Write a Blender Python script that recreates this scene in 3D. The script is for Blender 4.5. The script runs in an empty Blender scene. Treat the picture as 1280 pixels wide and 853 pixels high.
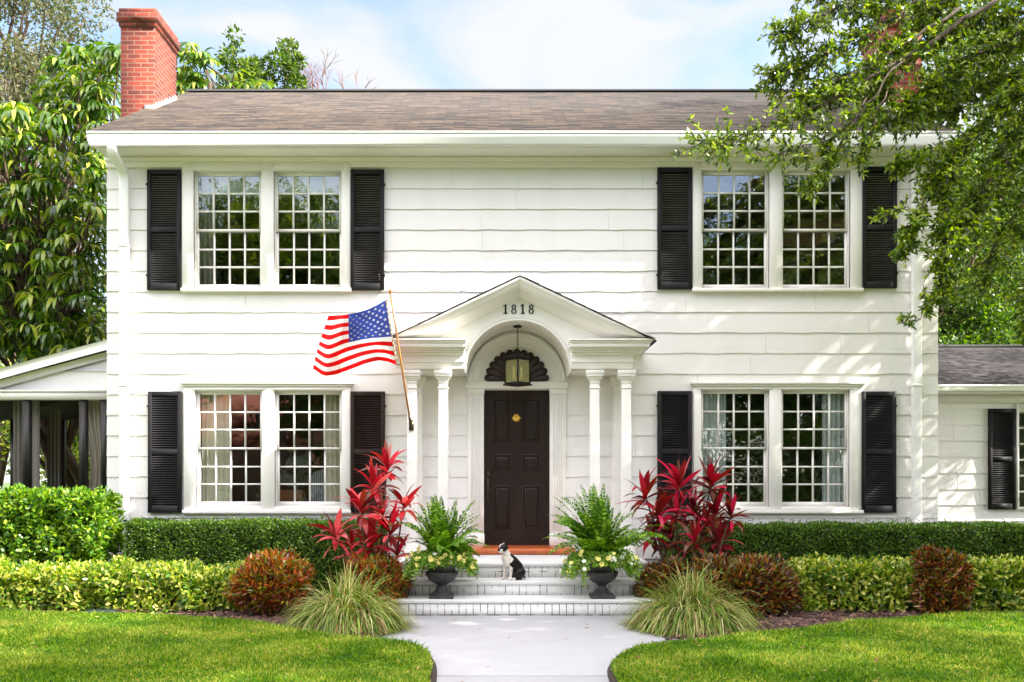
import bpy, bmesh, math, random
import numpy as np
from mathutils import Vector, Matrix, Euler
R = math.radians
rnd = random.Random(7)
npr = np.random.default_rng(11)
sc = bpy.context.scene
col = sc.collection

# ------------------------------------------------------------------ camera
F, CX, CZ, VX, VY = 1104.0, -0.228, 1.49, 625.0, 598.0
cam_d = bpy.data.cameras.new('camera')
cam = bpy.data.objects.new('camera', cam_d)
col.objects.link(cam)
cam.location = (CX, -12, CZ)
cam.rotation_euler = (R(90), 0, 0)
cam_d.sensor_width = 36
cam_d.lens = F / 1280 * 36
cam_d.shift_x = (640 - VX) / 1280
cam_d.shift_y = (VY - 426.5) / 1280
cam_d.clip_end = 2000
sc.camera = cam

# ------------------------------------------------------------------ light
SUN_AZ, SUN_EL = 106.0, 39.0          # azimuth clockwise from +Y
world = bpy.data.worlds.new("World")
sc.world = world
world.use_nodes = True
wn, wl = world.node_tree.nodes, world.node_tree.links
wn.clear()
out = wn.new('ShaderNodeOutputWorld')
bg = wn.new('ShaderNodeBackground'); bg.inputs['Strength'].default_value = 0.15
sky = wn.new('ShaderNodeTexSky'); sky.sky_type = 'NISHITA'; sky.sun_disc = False
sky.sun_elevation = R(SUN_EL); sky.sun_rotation = R(SUN_AZ); sky.air_density = 1.0; sky.dust_density = 0.6; sky.ozone_density = 1.5
tc = wn.new('ShaderNodeTexCoord')
mp = wn.new('ShaderNodeMapping'); mp.inputs['Scale'].default_value = (1.4, 1.4, 3.4); mp.inputs['Rotation'].default_value = (0, 0.25, 0.3)
nz = wn.new('ShaderNodeTexNoise'); nz.inputs['Scale'].default_value = 2.3; nz.inputs['Detail'].default_value = 9; nz.inputs['Roughness'].default_value = .55; nz.inputs['Distortion'].default_value = .5
rp = wn.new('ShaderNodeValToRGB')
rp.color_ramp.elements[0].position = .38; rp.color_ramp.elements[0].color = (0, 0, 0, 1)
rp.color_ramp.elements[1].position = .56; rp.color_ramp.elements[1].color = (1, 1, 1, 1)
sx = wn.new('ShaderNodeSeparateXYZ')
mr = wn.new('ShaderNodeMapRange'); mr.inputs['From Min'].default_value = -.6; mr.inputs['From Max'].default_value = .1
mr.inputs['To Min'].default_value = .2; mr.inputs['To Max'].default_value = .97
mm = wn.new('ShaderNodeMath'); mm.operation = 'MULTIPLY'
mx = wn.new('ShaderNodeMixRGB')
# clouds: thin in front of the house's back, boosted overhead and behind the camera as added fill for the facade
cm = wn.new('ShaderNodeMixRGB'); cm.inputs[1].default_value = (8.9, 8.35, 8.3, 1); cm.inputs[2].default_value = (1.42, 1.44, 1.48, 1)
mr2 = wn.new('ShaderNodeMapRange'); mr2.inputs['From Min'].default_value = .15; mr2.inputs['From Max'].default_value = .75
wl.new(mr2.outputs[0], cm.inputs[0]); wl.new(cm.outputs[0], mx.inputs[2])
hsv = wn.new('ShaderNodeHueSaturation'); hsv.inputs['Saturation'].default_value = .9; hsv.inputs['Value'].default_value = .58
wl.new(tc.outputs['Generated'], mp.inputs[0]); wl.new(mp.outputs[0], nz.inputs['Vector']); wl.new(nz.outputs['Fac'], rp.inputs[0])
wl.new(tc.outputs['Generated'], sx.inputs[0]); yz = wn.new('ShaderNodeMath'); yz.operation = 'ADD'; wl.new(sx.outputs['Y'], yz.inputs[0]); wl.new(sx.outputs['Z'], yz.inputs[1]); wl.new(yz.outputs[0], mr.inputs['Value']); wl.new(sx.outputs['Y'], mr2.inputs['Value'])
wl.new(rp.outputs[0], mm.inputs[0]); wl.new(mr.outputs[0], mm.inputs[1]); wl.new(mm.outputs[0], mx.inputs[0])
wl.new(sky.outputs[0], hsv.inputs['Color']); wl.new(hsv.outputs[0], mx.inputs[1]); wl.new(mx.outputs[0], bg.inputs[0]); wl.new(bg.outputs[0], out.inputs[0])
sun_d = bpy.data.lights.new('sun', 'SUN'); sun_d.energy = 3.3; sun_d.angle = R(.5); sun_d.color = (1, .94, .84)
sun = bpy.data.objects.new('sun', sun_d); col.objects.link(sun)
sd = Vector((math.sin(R(SUN_AZ)) * math.cos(R(SUN_EL)), math.cos(R(SUN_AZ)) * math.cos(R(SUN_EL)), math.sin(R(SUN_EL))))
sun.rotation_euler = sd.to_track_quat('Z', 'Y').to_euler()
sun.location = sd * 30
vs = sc.view_settings
vs.view_transform = 'Standard'; vs.look = 'None'; vs.gamma = 1; vs.use_curve_mapping = False
vs.exposure = 2.18
sc.cycles.max_bounces = 7; sc.cycles.transparent_max_bounces = 12
sc.cycles.use_denoising = True
try: sc.cycles.denoiser = 'OPENIMAGEDENOISE'; sc.cycles.denoising_prefilter = 'ACCURATE'; sc.cycles.denoising_input_passes = 'RGB_ALBEDO_NORMAL'
except Exception: pass

# ------------------------------------------------------------------ pixel to place
def P(px, py, Y):
    d = 12 + Y
    return np.array([CX + (px - VX) * d / F, Y, CZ + (VY - py) * d / F])
def GP(px, py, z=0.0):
    d = F * (CZ - z) / (py - VY)
    return (CX + (px - VX) * d / F, d - 12)
def WX(px): return CX + (px - VX) / 92.0
def WZ(py): return CZ + (VY - py) / 92.0

# ------------------------------------------------------------------ materials
def M(name, color, rough=.6, metal=0, bump=None, var=None, spec=.5, coat=0):
    m = bpy.data.materials.new(name); m.use_nodes = True
    n, l = m.node_tree.nodes, m.node_tree.links
    b = n['Principled BSDF']
    b.inputs['Base Color'].default_value = (*color, 1); b.inputs['Roughness'].default_value = rough
    b.inputs['Metallic'].default_value = metal; b.inputs['Specular IOR Level'].default_value = spec
    b.inputs['Coat Weight'].default_value = coat
    if var or bump: co = n.new('ShaderNodeTexCoord')
    if var:     # (scale, colour2, lo, hi, stretch)
        sca, c2, lo, hi, st = var
        mpp = n.new('ShaderNodeMapping'); mpp.inputs['Scale'].default_value = st
        t = n.new('ShaderNodeTexNoise'); t.inputs['Scale'].default_value = sca; t.inputs['Detail'].default_value = 7; t.inputs['Roughness'].default_value = .62
        r = n.new('ShaderNodeValToRGB')
        r.color_ramp.elements[0].position = lo; r.color_ramp.elements[0].color = (*color, 1)
        r.color_ramp.elements[1].position = hi; r.color_ramp.elements[1].color = (*c2, 1)
        l.new(co.outputs['Object'], mpp.inputs[0]); l.new(mpp.outputs[0], t.inputs['Vector']); l.new(t.outputs['Fac'], r.inputs[0]); l.new(r.outputs[0], b.inputs['Base Color'])
    if bump:    # (scale, strength, distance, stretch)
        sca, stg, dist, st = bump
        mpp = n.new('ShaderNodeMapping'); mpp.inputs['Scale'].default_value = st
        t = n.new('ShaderNodeTexNoise'); t.inputs['Scale'].default_value = sca; t.inputs['Detail'].default_value = 5
        bp = n.new('ShaderNodeBump'); bp.inputs['Strength'].default_value = stg; bp.inputs['Distance'].default_value = dist
        l.new(co.outputs['Object'], mpp.inputs[0]); l.new(mpp.outputs[0], t.inputs['Vector']); l.new(t.outputs['Fac'], bp.inputs['Height']); l.new(bp.outputs[0], b.inputs['Normal'])
    return m

def leafmat(name, cols, rough=.45, transl=.35, spec=.4):
    m = bpy.data.materials.new(name); m.use_nodes = True
    n, l = m.node_tree.nodes, m.node_tree.links
    b = n['Principled BSDF']; o = n['Material Output']
    g = n.new('ShaderNodeNewGeometry')
    r = n.new('ShaderNodeValToRGB'); r.color_ramp.interpolation = 'LINEAR'
    cr = r.color_ramp
    while len(cr.elements) < len(cols): cr.elements.new(.5)
    for i, c in enumerate(cols):
        cr.elements[i].position = i / max(1, len(cols) - 1); 
    for i, c in enumerate(cols): cr.elements[i].color = (*c, 1)
    l.new(g.outputs['Random Per Island'], r.inputs[0])
    l.new(r.outputs[0], b.inputs['Base Color'])
    b.inputs['Roughness'].default_value = rough; b.inputs['Specular IOR Level'].default_value = spec
    t = n.new('ShaderNodeBsdfTranslucent'); mxs = n.new('ShaderNodeMixShader'); mxs.inputs[0].default_value = transl
    hs = n.new('ShaderNodeHueSaturation'); hs.inputs['Value'].default_value = 1.5; hs.inputs['Saturation'].default_value = 1.1
    l.new(r.outputs[0], hs.inputs['Color']); l.new(hs.outputs[0], t.inputs[0])
    l.new(b.outputs[0], mxs.inputs[1]); l.new(t.outputs[0], mxs.inputs[2]); l.new(mxs.outputs[0], o.inputs[0])
    return m

def brickmat(name, c1, c2, mortar, bw, bh, mort, vmode='xz', bump=.6, rough=.8, squash=.5, noise=True, maskmortar=False, vscale=1.0):
    m = bpy.data.materials.new(name); m.use_nodes = True
    n, l = m.node_tree.nodes, m.node_tree.links
    b = n['Principled BSDF']; b.inputs['Roughness'].default_value = rough
    co = n.new('ShaderNodeTexCoord'); s = n.new('ShaderNodeSeparateXYZ'); l.new(co.outputs['Object'], s.inputs[0])
    cb = n.new('ShaderNodeCombineXYZ')
    ad = n.new('ShaderNodeMath'); ad.operation = 'ADD'
    if vmode == 'xz':
        l.new(s.outputs['X'], ad.inputs[0]); l.new(s.outputs['Y'], ad.inputs[1]); l.new(ad.outputs[0], cb.inputs['X']); l.new(s.outputs['Z'], cb.inputs['Y'])
    else:
        ml = n.new('ShaderNodeMath'); ml.operation = 'MULTIPLY'; ml.inputs[1].default_value = vscale
        l.new(s.outputs['X'], cb.inputs['X']); l.new(s.outputs['Y'], ml.inputs[0]); l.new(ml.outputs[0], cb.inputs['Y'])
    br = n.new('ShaderNodeTexBrick')
    br.inputs['Color1'].default_value = (*c1, 1); br.inputs['Color2'].default_value = (*c2, 1); br.inputs['Mortar'].default_value = (*mortar, 1)
    br.inputs['Scale'].default_value = 1; br.inputs['Brick Width'].default_value = bw; br.inputs['Row Height'].default_value = bh
    br.inputs['Mortar Size'].default_value = mort; br.inputs['Mortar Smooth'].default_value = .2; br.offset = squash
    l.new(cb.outputs[0], br.inputs['Vector'])
    src = br.outputs['Color']
    if noise:
        t = n.new('ShaderNodeTexNoise'); t.inputs['Scale'].default_value = 9; t.inputs['Detail'].default_value = 8
        l.new(co.outputs['Object'], t.inputs['Vector'])
        mpr = n.new('ShaderNodeMapRange'); mpr.inputs['To Min'].default_value = .55; mpr.inputs['To Max'].default_value = 1.45
        l.new(t.outputs['Fac'], mpr.inputs[0])
        mu = n.new('ShaderNodeMixRGB'); mu.blend_type = 'MULTIPLY'; mu.inputs[0].default_value = 1
        l.new(src, mu.inputs[1]); l.new(mpr.outputs[0], mu.inputs[2]); src = mu.outputs[0]
    if maskmortar:   # painted brick: the joint only opens here and there
        t = n.new('ShaderNodeTexNoise'); t.inputs['Scale'].default_value = 7; t.inputs['Detail'].default_value = 6
        l.new(co.outputs['Object'], t.inputs['Vector'])
        st = n.new('ShaderNodeMapRange'); st.inputs['From Min'].default_value = .42; st.inputs['From Max'].default_value = .54
        l.new(t.outputs['Fac'], st.inputs[0])
        mk = n.new('ShaderNodeMixRGB'); mk.inputs[1].default_value = (*c1, 1); l.new(st.outputs[0], mk.inputs[0]); l.new(src, mk.inputs[2]); src = mk.outputs[0]
    l.new(src, b.inputs['Base Color'])
    bp = n.new('ShaderNodeBump'); bp.inputs['Strength'].default_value = bump; bp.inputs['Distance'].default_value = .01; bp.invert = True
    l.new(br.outputs['Fac'], bp.inputs['Height']); l.new(bp.outputs[0], b.inputs['Normal'])
    return m

m_wall = M('white_shingle_paint', (.82, .79, .775), .55, bump=(55, .45, .006, (1, 1, .04)), var=(1.6, (.73, .72, .67), .45, .85, (1, 1, .25)))
m_trim = M('white_trim_paint', (.84, .81, .775), .42, bump=(14, .05, .004, (1, 1, 1)), var=(2.3, (.76, .75, .70), .5, .85, (1, 1, .5)))
m_cream = M('cream_porch_paint', (.82, .79, .72), .5, bump=(50, .25, .004, (1, .02, .02)))
m_gutter = M('gutter_enamel', (.82, .82, .80), .3, var=(3, (.70, .70, .66), .55, .85, (.3, 2, 2)))
m_black = M('black_shutter_paint', (.014, .013, .015), .6, spec=.2, bump=(30, .2, .003, (1, 1, .2)), var=(5, (.022, .020, .021), .5, .8, (1, 1, .3)))
m_brownblack = M('brown_black_shutter_paint', (.022, .012, .010), .6, spec=.2, bump=(30, .2, .003, (1, 1, .2)), var=(5, (.05, .026, .02), .5, .8, (1, 1, .3)))
m_door = M('dark_door_paint', (.017, .008, .006), .42, spec=.3, bump=(26, .22, .003, (1, 1, .15)), var=(4, (.025, .012, .009), .45, .8, (1, 1, .2)))
m_iron = M('black_iron', (.010, .008, .007), .5, spec=.25, bump=(40, .3, .003, (1, 1, 1)))
m_brass = M('polished_brass', (.90, .55, .10), .35, .55)
m_bronze = M('old_bronze', (.10, .08, .06), .35, .9)
m_candle = M('candle_sleeve', (.75, .70, .52), .5)
m_bulb = M('bulb_glass', (.95, .85, .55), .2)
m_fan = M('fan_brown_paint', (.022, .008, .0055), .35)
m_interior = M('room_paint', (.12, .10, .08), .9)
m_intfloor = M('dark_floor_boards', (.10, .055, .03), .4)
m_wood = M('oiled_wood', (.30, .11, .035), .4, var=(9, (.18, .06, .02), .4, .7, (1, 1, 8)))
m_pole = M('varnished_pole', (.48, .22, .07), .3)
m_urn = M('dark_cast_iron_urn', (.028, .026, .028), .5, bump=(25, .4, .005, (1, 1, 1)), var=(6, (.075, .07, .07), .5, .75, (1, 1, 1)))
m_soil = M('dark_soil', (.03, .02, .014), .95, bump=(20, 1, .03, (1, 1, 1)))
m_mulch = M('mulch', (.05, .024, .018), .95, bump=(28, 1, .05, (1, 1, 1)), var=(14, (.13, .07, .06), .45, .7, (1, 1, 1)))
m_bark = M('bark', (.13, .085, .055), .9, bump=(14, 1, .04, (1, 1, .25)), var=(7, (.27, .20, .145), .4, .7, (1, 1, .4)))
m_darkbark = M('dark_bark', (.07, .042, .028), .9, bump=(14, 1, .04, (1, 1, .25)), var=(7, (.15, .10, .07), .4, .7, (1, 1, .4)))
m_path = M('painted_concrete', (.37, .37, .39), .6, bump=(45, .5, .006, (1, 1, 1)), var=(2.4, (.34, .335, .335), .42, .78, (1, 1.6, 1)))
m_lawn = M('lawn_soil', (.10, .14, .012), .95, bump=(60, 1, .03, (1, 1, 1)), var=(5, (.13, .145, .03), .4, .7, (1, 1, 1)))
m_ground = M('far_grass', (.055, .10, .02), .95, var=(.4, (.10, .14, .04), .4, .7, (1, 1, 1)))
m_road = M('asphalt', (.05, .05, .052), .9, bump=(60, .5, .01, (1, 1, 1)))
m_flash = M('lead_flashing', (.42, .42, .38), .5, .3, var=(12, (.65, .62, .55), .45, .65, (1, 1, 1)))
m_brick = brickmat('red_chimney_brick', (.23, .026, .006), (.085, .010, .004), (.19, .09, .06), .20, .068, .009)
m_stepbrick = brickmat('painted_step_brick', (.76, .75, .74), (.70, .69, .68), (.08, .075, .07), .078, .4, .0045, noise=False, maskmortar=True, bump=.5, squash=0)
m_tread = M('painted_tread', (.66, .655, .655), .5, bump=(16, .35, .012, (1, 1, 1)), var=(6, (.66, .655, .65), .5, .8, (1, 1, 1)))
m_sill = M('orange_tile', (.50, .125, .03), .3, var=(10, (.34, .07, .02), .4, .7, (.6, 1, 1)))
m_shing = brickmat('weathered_shingles', (.098, .070, .050), (.015, .0125, .0115), (.028, .024, .022), .31, .066, .007, vmode='xy', vscale=1.157, bump=.8, rough=.95)
m_shing2 = brickmat('dark_wing_shingles', (.05, .04, .041), (.018, .014, .015), (.02, .018, .018), .26, .12, .012, vmode='xy', vscale=1.07, bump=.8, rough=.95)
m_dark = M('dark_ridge', (.02, .02, .02), .9)
m_curt = M('cream_linen', (.72, .68, .56), .9)
m_curtw = M('pale_blue_linen', (.66, .70, .72), .9)
m_curtd = M('grey_porch_canvas', (.24, .22, .19), .95)
m_stripe = bpy.data.materials.new('blue_striped_fabric')
m_trunkgrey = M('oak_bark', (.13, .095, .07), .95, bump=(12, 1, .04, (1, 1, .3)), var=(8, (.33, .29, .25), .4, .65, (1, 1, .5)))

m_stripe.use_nodes = True
_n, _l = m_stripe.node_tree.nodes, m_stripe.node_tree.links
_w = _n.new('ShaderNodeTexWave'); _w.inputs['Scale'].default_value = 12; _c = _n.new('ShaderNodeTexCoord')
_r = _n.new('ShaderNodeValToRGB'); _r.color_ramp.interpolation = 'CONSTANT'; _r.color_ramp.elements[0].color = (.12, .18, .30, 1); _r.color_ramp.elements[1].color = (.7, .7, .68, 1); _r.color_ramp.elements[1].position = .5
_l.new(_c.outputs['Object'], _w.inputs['Vector']); _l.new(_w.outputs['Fac'], _r.inputs[0]); _l.new(_r.outputs[0], _n['Principled BSDF'].inputs['Base Color'])

def glassmat(name, refl, tint=(.86, .9, .88), wav=.03):
    m = bpy.data.materials.new(name); m.use_nodes = True
    n, l = m.node_tree.nodes, m.node_tree.links
    n.remove(n['Principled BSDF']); o = n['Material Output']
    t = n.new('ShaderNodeBsdfTransparent'); t.inputs[0].default_value = (*tint, 1)
    g = n.new('ShaderNodeBsdfGlossy'); g.inputs['Roughness'].default_value = .01; g.inputs['Color'].default_value = (.95, .98, 1, 1)
    co = n.new('ShaderNodeTexCoord'); no = n.new('ShaderNodeTexNoise'); no.inputs['Scale'].default_value = 5
    bp = n.new('ShaderNodeBump'); bp.inputs['Strength'].default_value = wav; bp.inputs['Distance'].default_value = .05
    l.new(co.outputs['Object'], no.inputs['Vector']); l.new(no.outputs['Fac'], bp.inputs['Height']); l.new(bp.outputs[0], g.inputs['Normal'])
    mx = n.new('ShaderNodeMixShader'); mx.inputs[0].default_value = refl
    l.new(t.outputs[0], mx.inputs[1]); l.new(g.outputs[0], mx.inputs[2]); l.new(mx.outputs[0], o.inputs[0])
    return m
m_glass = glassmat('window_glass', .20)
m_lglass = glassmat('lantern_glass', .12, (.95, .92, .60), .3)
_n, _l = m_lglass.node_tree.nodes, m_lglass.node_tree.links
_mx = [x for x in _n if x.type == 'MIX_SHADER'][0]; _df = _n.new('ShaderNodeBsdfDiffuse'); _df.inputs[0].default_value = (.42, .40, .17, 1)
_m2 = _n.new('ShaderNodeMixShader'); _m2.inputs[0].default_value = .38; _l.new(_mx.outputs[0], _m2.inputs[1]); _l.new(_df.outputs[0], _m2.inputs[2]); _l.new(_m2.outputs[0], _n['Material Output'].inputs[0])

# ------------------------------------------------------------------ geometry collector
class Geo:
    def __init__(s): s.v = []; s.f = []; s.n = 0
    def add(s, v, f, mi=0):
        v = np.asarray(v, dtype=np.float64).reshape(-1, 3)
        f = np.asarray(f, dtype=np.int64)
        if f.ndim == 1: f = f[None]
        s.v.append(v); s.f.append((f + s.n, mi)); s.n += len(v); return s
    def box(s, x0, x1, y0, y1, z0, z1, mi=0):
        v = [(x0,y0,z0),(x1,y0,z0),(x1,y1,z0),(x0,y1,z0),(x0,y0,z1),(x1,y0,z1),(x1,y1,z1),(x0,y1,z1)]
        return s.add(v, [(0,3,2,1),(4,5,6,7),(0,1,5,4),(1,2,6,5),(2,3,7,6),(3,0,4,7)], mi)
    def prism(s, pts, a, b, axis='x', mi=0):
        """closed profile pts (p,q) extruded from a to b; x: (y,z), y: (x,z)"""
        k = len(pts)
        if axis == 'x': A = [(a,p,q) for p,q in pts]; B = [(b,p,q) for p,q in pts]
        elif axis == 'y': A = [(p,a,q) for p,q in pts]; B = [(p,b,q) for p,q in pts]
        else: A = [(p,q,a) for p,q in pts]; B = [(p,q,b) for p,q in pts]
        o = s.n
        s.add(A + B, [(i,(i+1)%k,(i+1)%k+k,i+k) for i in range(k)], mi)
        s.f.append((np.array([[o+i for i in range(k)]]), mi)); s.f.append((np.array([[o+k+i for i in reversed(range(k))]]), mi))
        return s
    def tube(s, pts, rad, sides=7, mi=0, caps=True):
        pts = np.asarray(pts, float); k = len(pts)
        rad = np.broadcast_to(np.asarray(rad, float), (k,))
        t = np.gradient(pts, axis=0); t /= np.linalg.norm(t, axis=1)[:, None] + 1e-9
        ref = np.array([0, 0, 1.]) if abs(t[:, 2]).mean() < .8 else np.array([1., 0, 0])
        a = np.cross(t, ref); a /= np.linalg.norm(a, axis=1)[:, None] + 1e-9
        b = np.cross(t, a)
        an = np.linspace(0, 2*math.pi, sides, endpoint=False)
        ring = (a[:, None]*np.cos(an)[None, :, None] + b[:, None]*np.sin(an)[None, :, None])*rad[:, None, None] + pts[:, None]
        i, j = np.meshgrid(np.arange(k-1), np.arange(sides), indexing='ij')
        i = i.ravel(); j = j.ravel(); j2 = (j+1) % sides
        o = s.n
        s.add(ring.reshape(-1, 3), np.stack([i*sides+j, i*sides+j2, (i+1)*sides+j2, (i+1)*sides+j], 1), mi)
        if caps:
            s.f.append((np.array([[o+q for q in reversed(range(sides))]]), mi)); s.f.append((np.array([[o+(k-1)*sides+q for q in range(sides)]]), mi))
        return s
    def lathe(s, prof, c=(0,0,0), seg=28, mi=0, sq=None):
        prof = np.asarray(prof, float); k = len(prof); an = np.linspace(0, 2*math.pi, seg, endpoint=False)
        v = np.stack([prof[:, 0][:, None]*np.cos(an), prof[:, 0][:, None]*np.sin(an), np.repeat(prof[:, 1][:, None], seg, 1)], 2) + np.asarray(c)
        i, j = np.meshgrid(np.arange(k-1), np.arange(seg), indexing='ij'); i = i.ravel(); j = j.ravel(); j2 = (j+1) % seg
        return s.add(v.reshape(-1, 3), np.stack([i*seg+j, i*seg+j2, (i+1)*seg+j2, (i+1)*seg+j], 1), mi)
    def sphere(s, c, r, seg=12, mi=0):
        r = np.broadcast_to(np.asarray(r, float), (3,))
        th = np.linspace(0.001, math.pi-.001, seg//2+1)
        v0 = s.n
        s.lathe(np.stack([np.sin(th), -np.cos(th)], 1), seg=seg, mi=mi)
        s.v[-1] = s.v[-1]*r + np.asarray(c); return s
    def leaves(s, p, d, nrm, L, W, fold=.0, mi=0):
        """six-cornered leaves: base p, axis d, normal nrm"""
        p = np.asarray(p, float); n = len(p)
        if n == 0: return s
        d = d/(np.linalg.norm(d, axis=1)[:, None]+1e-9)
        sd_ = np.cross(d, nrm); sd_ /= np.linalg.norm(sd_, axis=1)[:, None]+1e-9
        up = np.cross(sd_, d)
        L = np.broadcast_to(L, (n,))[:, None]; W = np.broadcast_to(W, (n,))[:, None]/2
        a = p; t = p + d*L - up*L*fold
        b1 = p + d*L*.3 + sd_*W*.85; b2 = p + d*L*.68 + sd_*W*.9 - up*L*fold*.4; c1 = p + d*L*.3 - sd_*W*.85; c2 = p + d*L*.68 - sd_*W*.9 - up*L*fold*.4
        v = np.stack([a, b1, b2, t, c2, c1], 1).reshape(-1, 3)
        if fold == 0:
            return s.add(v, (np.arange(n)*6)[:, None] + np.arange(6), mi)
        o = (np.arange(n)*6)[:, None]
        f = np.concatenate([o + np.array([0,1,2,5]), o + np.array([5,2,3,4])], 0)
        return s.add(v, f, mi)
    def strips(s, p, d, L, W, droop, seg=5, mi=0, shape='lance', crease=0.0):
        """arching blades: start p, direction d, bending down by droop"""
        p = np.asarray(p, float); n = len(p)
        d = d/(np.linalg.norm(d, axis=1)[:, None]+1e-9)
        L = np.broadcast_to(L, (n,)); W = np.broadcast_to(W, (n,)); droop = np.broadcast_to(droop, (n,))
        side = np.cross(d, np.array([0, 0, 1.])); side /= np.linalg.norm(side, axis=1)[:, None]+1e-6
        tw = npr.normal(0, .35, n)
        up = np.cross(side, d)
        side = side*np.cos(tw)[:, None] + up*np.sin(tw)[:, None]
        pos = p.copy(); cur = d.copy(); rows = []
        for k in range(seg+1):
            t = k/seg
            w = {'lance': math.sin(math.pi*min(1, t*.92+.08))**.8, 'grass': (1-t)**.5*.9+.1, 'strap': 1-.75*max(0, (t-.6)/.4)}[shape]
            if k == seg: w = .04
            w = (W*w/2)[:, None]
            rows.append(np.stack([pos + side*w, pos - side*w], 1))
            pos = pos + cur*(L/seg)[:, None]
            cur = cur + np.array([0, 0, -1.])*(droop/seg)[:, None]
            cur /= np.linalg.norm(cur, axis=1)[:, None]
        v = np.stack(rows, 1).reshape(-1, 3)   # n,(seg+1),2
        o = (np.arange(n)*(seg+1)*2)[:, None, None]
        q = np.array([[2*k, 2*k+1, 2*k+3, 2*k+2] for k in range(seg)])[None]
        return s.add(v, (o+q).reshape(-1, 4), mi)
    def build(s, name, mats, parent=None, smooth=False, org=None):
        if not isinstance(mats, (list, tuple)): mats = [mats]
        if org is None: org = ORG.get(parent.name, (0,0,0)) if parent else (0,0,0)
        v = np.concatenate(s.v) - np.asarray(org)
        me = bpy.data.meshes.new(name)
        me.vertices.add(len(v)); me.vertices.foreach_set('co', v.astype(np.float32).ravel())
        lt = np.concatenate([np.full(len(f), f.shape[1], dtype=np.int32) for f, _ in s.f])
        mi = np.concatenate([np.full(len(f), m, dtype=np.int32) for f, m in s.f])
        lv = np.concatenate([f.ravel() for f, _ in s.f]).astype(np.int32)
        ls = np.concatenate([[0], np.cumsum(lt)[:-1]]).astype(np.int32)
        me.loops.add(len(lv)); me.loops.foreach_set('vertex_index', lv)
        me.polygons.add(len(lt)); me.polygons.foreach_set('loop_start', ls); me.polygons.foreach_set('loop_total', lt)
        me.polygons.foreach_set('material_index', mi)
        if smooth: me.polygons.foreach_set('use_smooth', np.ones(len(lt), dtype=bool))
        for m in mats: me.materials.append(m)
        me.update(calc_edges=True); me.validate()
        o = bpy.data.objects.new(name, me); col.objects.link(o)
        if parent: o.parent = parent
        ORG[o.name] = org
        return o
ORG = {}
def thing(name, label, cat, loc=(0,0,0), group=None):
    o = bpy.data.objects.new(name, None); col.objects.link(o); o.location = loc; o.empty_display_size = .2
    o['label'] = label; o['category'] = cat
    if group: o['group'] = group
    ORG[o.name] = loc
    return o
def tag(o, label=None, cat=None, group=None, kind=None):
    if label: o['label'] = label
    if cat: o['category'] = cat
    if group: o['group'] = group
    if kind: o['kind'] = kind
    return o
def solo(name, geo, mats, label, cat, base, group=None, smooth=False):
    o = geo.build(name, mats, None, smooth, org=base); o.location = base
    return tag(o, label, cat, group)
def structure(name, geo, mat, smooth=False):
    o = geo.build(name, mat, None, smooth); o['kind'] = 'structure'; return o
def bevel(o, w=.006, seg=2):
    b = o.modifiers.new('bevel', 'BEVEL'); b.width = w; b.segments = seg; b.limit_method = 'ANGLE'; b.angle_limit = R(40); return o
def rv(n): 
    v = npr.normal(size=(n, 3)); return v/np.linalg.norm(v, axis=1)[:, None]

# ================================================================== GROUND
g = Geo().add([(-300,-300,-.06),(300,-300,-.06),(300,300,-.06),(-300,300,-.06)], [(0,1,2,3)]); structure('ground', g, m_ground)
g = Geo().box(-80, 80, -22, -15.5, -.055, -.03); structure('road', g, m_road)
# path with expansion joints
g = Geo()
px0, px1 = -1.5, 1.5
ys = [-2.4, -5.35, -8.3, -11.2, -14.2, -15.3]
for a, b in zip(ys[:-1], ys[1:]):
    g.box(px0, px1, b + .032, a, -.12, 0.0)
bevel(structure('path', g, m_path), .008)
g = Geo().box(-1.49, 1.49, -15.3, -2.45, -.13, -.02)
structure('path_base', g, m_dark)

left_edge = [(-60,766),(0,767),(120,768),(200,770),(260,775),(330,783),(400,794),(450,800),(490,804),(515,808),(530,814),(537,822),(539,831),(537,853)]
right_edge = [(1340,767),(1280,768),(1180,771),(1100,777),(1000,788),(900,799),(850,802),(815,806),(790,812),(774,820),(766,829),(767,840),(773,853)]
LZ = .045
def smoothpoly(pts, it=2):
    for _ in range(it):
        q = [pts[0]]
        for a, b in zip(pts[:-1], pts[1:]):
            q += [(a[0]*.75+b[0]*.25, a[1]*.75+b[1]*.25), (a[0]*.25+b[0]*.75, a[1]*.25+b[1]*.75)]
        pts = q + [pts[-1]]
    return pts
LP = [GP(x, y, LZ) for x, y in left_edge]; LP = [(-14, LP[0][1])] + LP + [(LP[-1][0], -14.9)]
RP = [GP(x, y, LZ) for x, y in right_edge]; RP = [(14, RP[0][1])] + RP + [(RP[-1][0], -14.9)]
LP = smoothpoly(LP); RP = smoothpoly(RP)
LPOLY = LP + [(-14, -14.9)]; RPOLY = RP + [(14, -14.9)]
def lawn(poly, name):
    bm = bmesh.new()
    vs_ = [bm.verts.new((x, y, LZ)) for x, y in poly]
    f = bm.faces.new(vs_)
    if f.normal.z < 0: f.normal_flip()
    lo = [bm.verts.new((x, y, -.05)) for x, y in poly]
    k = len(vs_)
    for i in range(k):
        fs = bm.faces.new((vs_[i], lo[i], lo[(i+1) % k], vs_[(i+1) % k])); fs.material_index = 1
    bmesh.ops.triangulate(bm, faces=[f]); bmesh.ops.recalc_face_normals(bm, faces=bm.faces)
    me = bpy.data.meshes.new(name); bm.to_mesh(me); me.materials.append(m_lawn); me.materials.append(m_soil)
    o = bpy.data.objects.new(name, me); col.objects.link(o); o['kind'] = 'structure'
lawn(LPOLY, 'lawn'); lawn(RPOLY, 'lawn')
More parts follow.
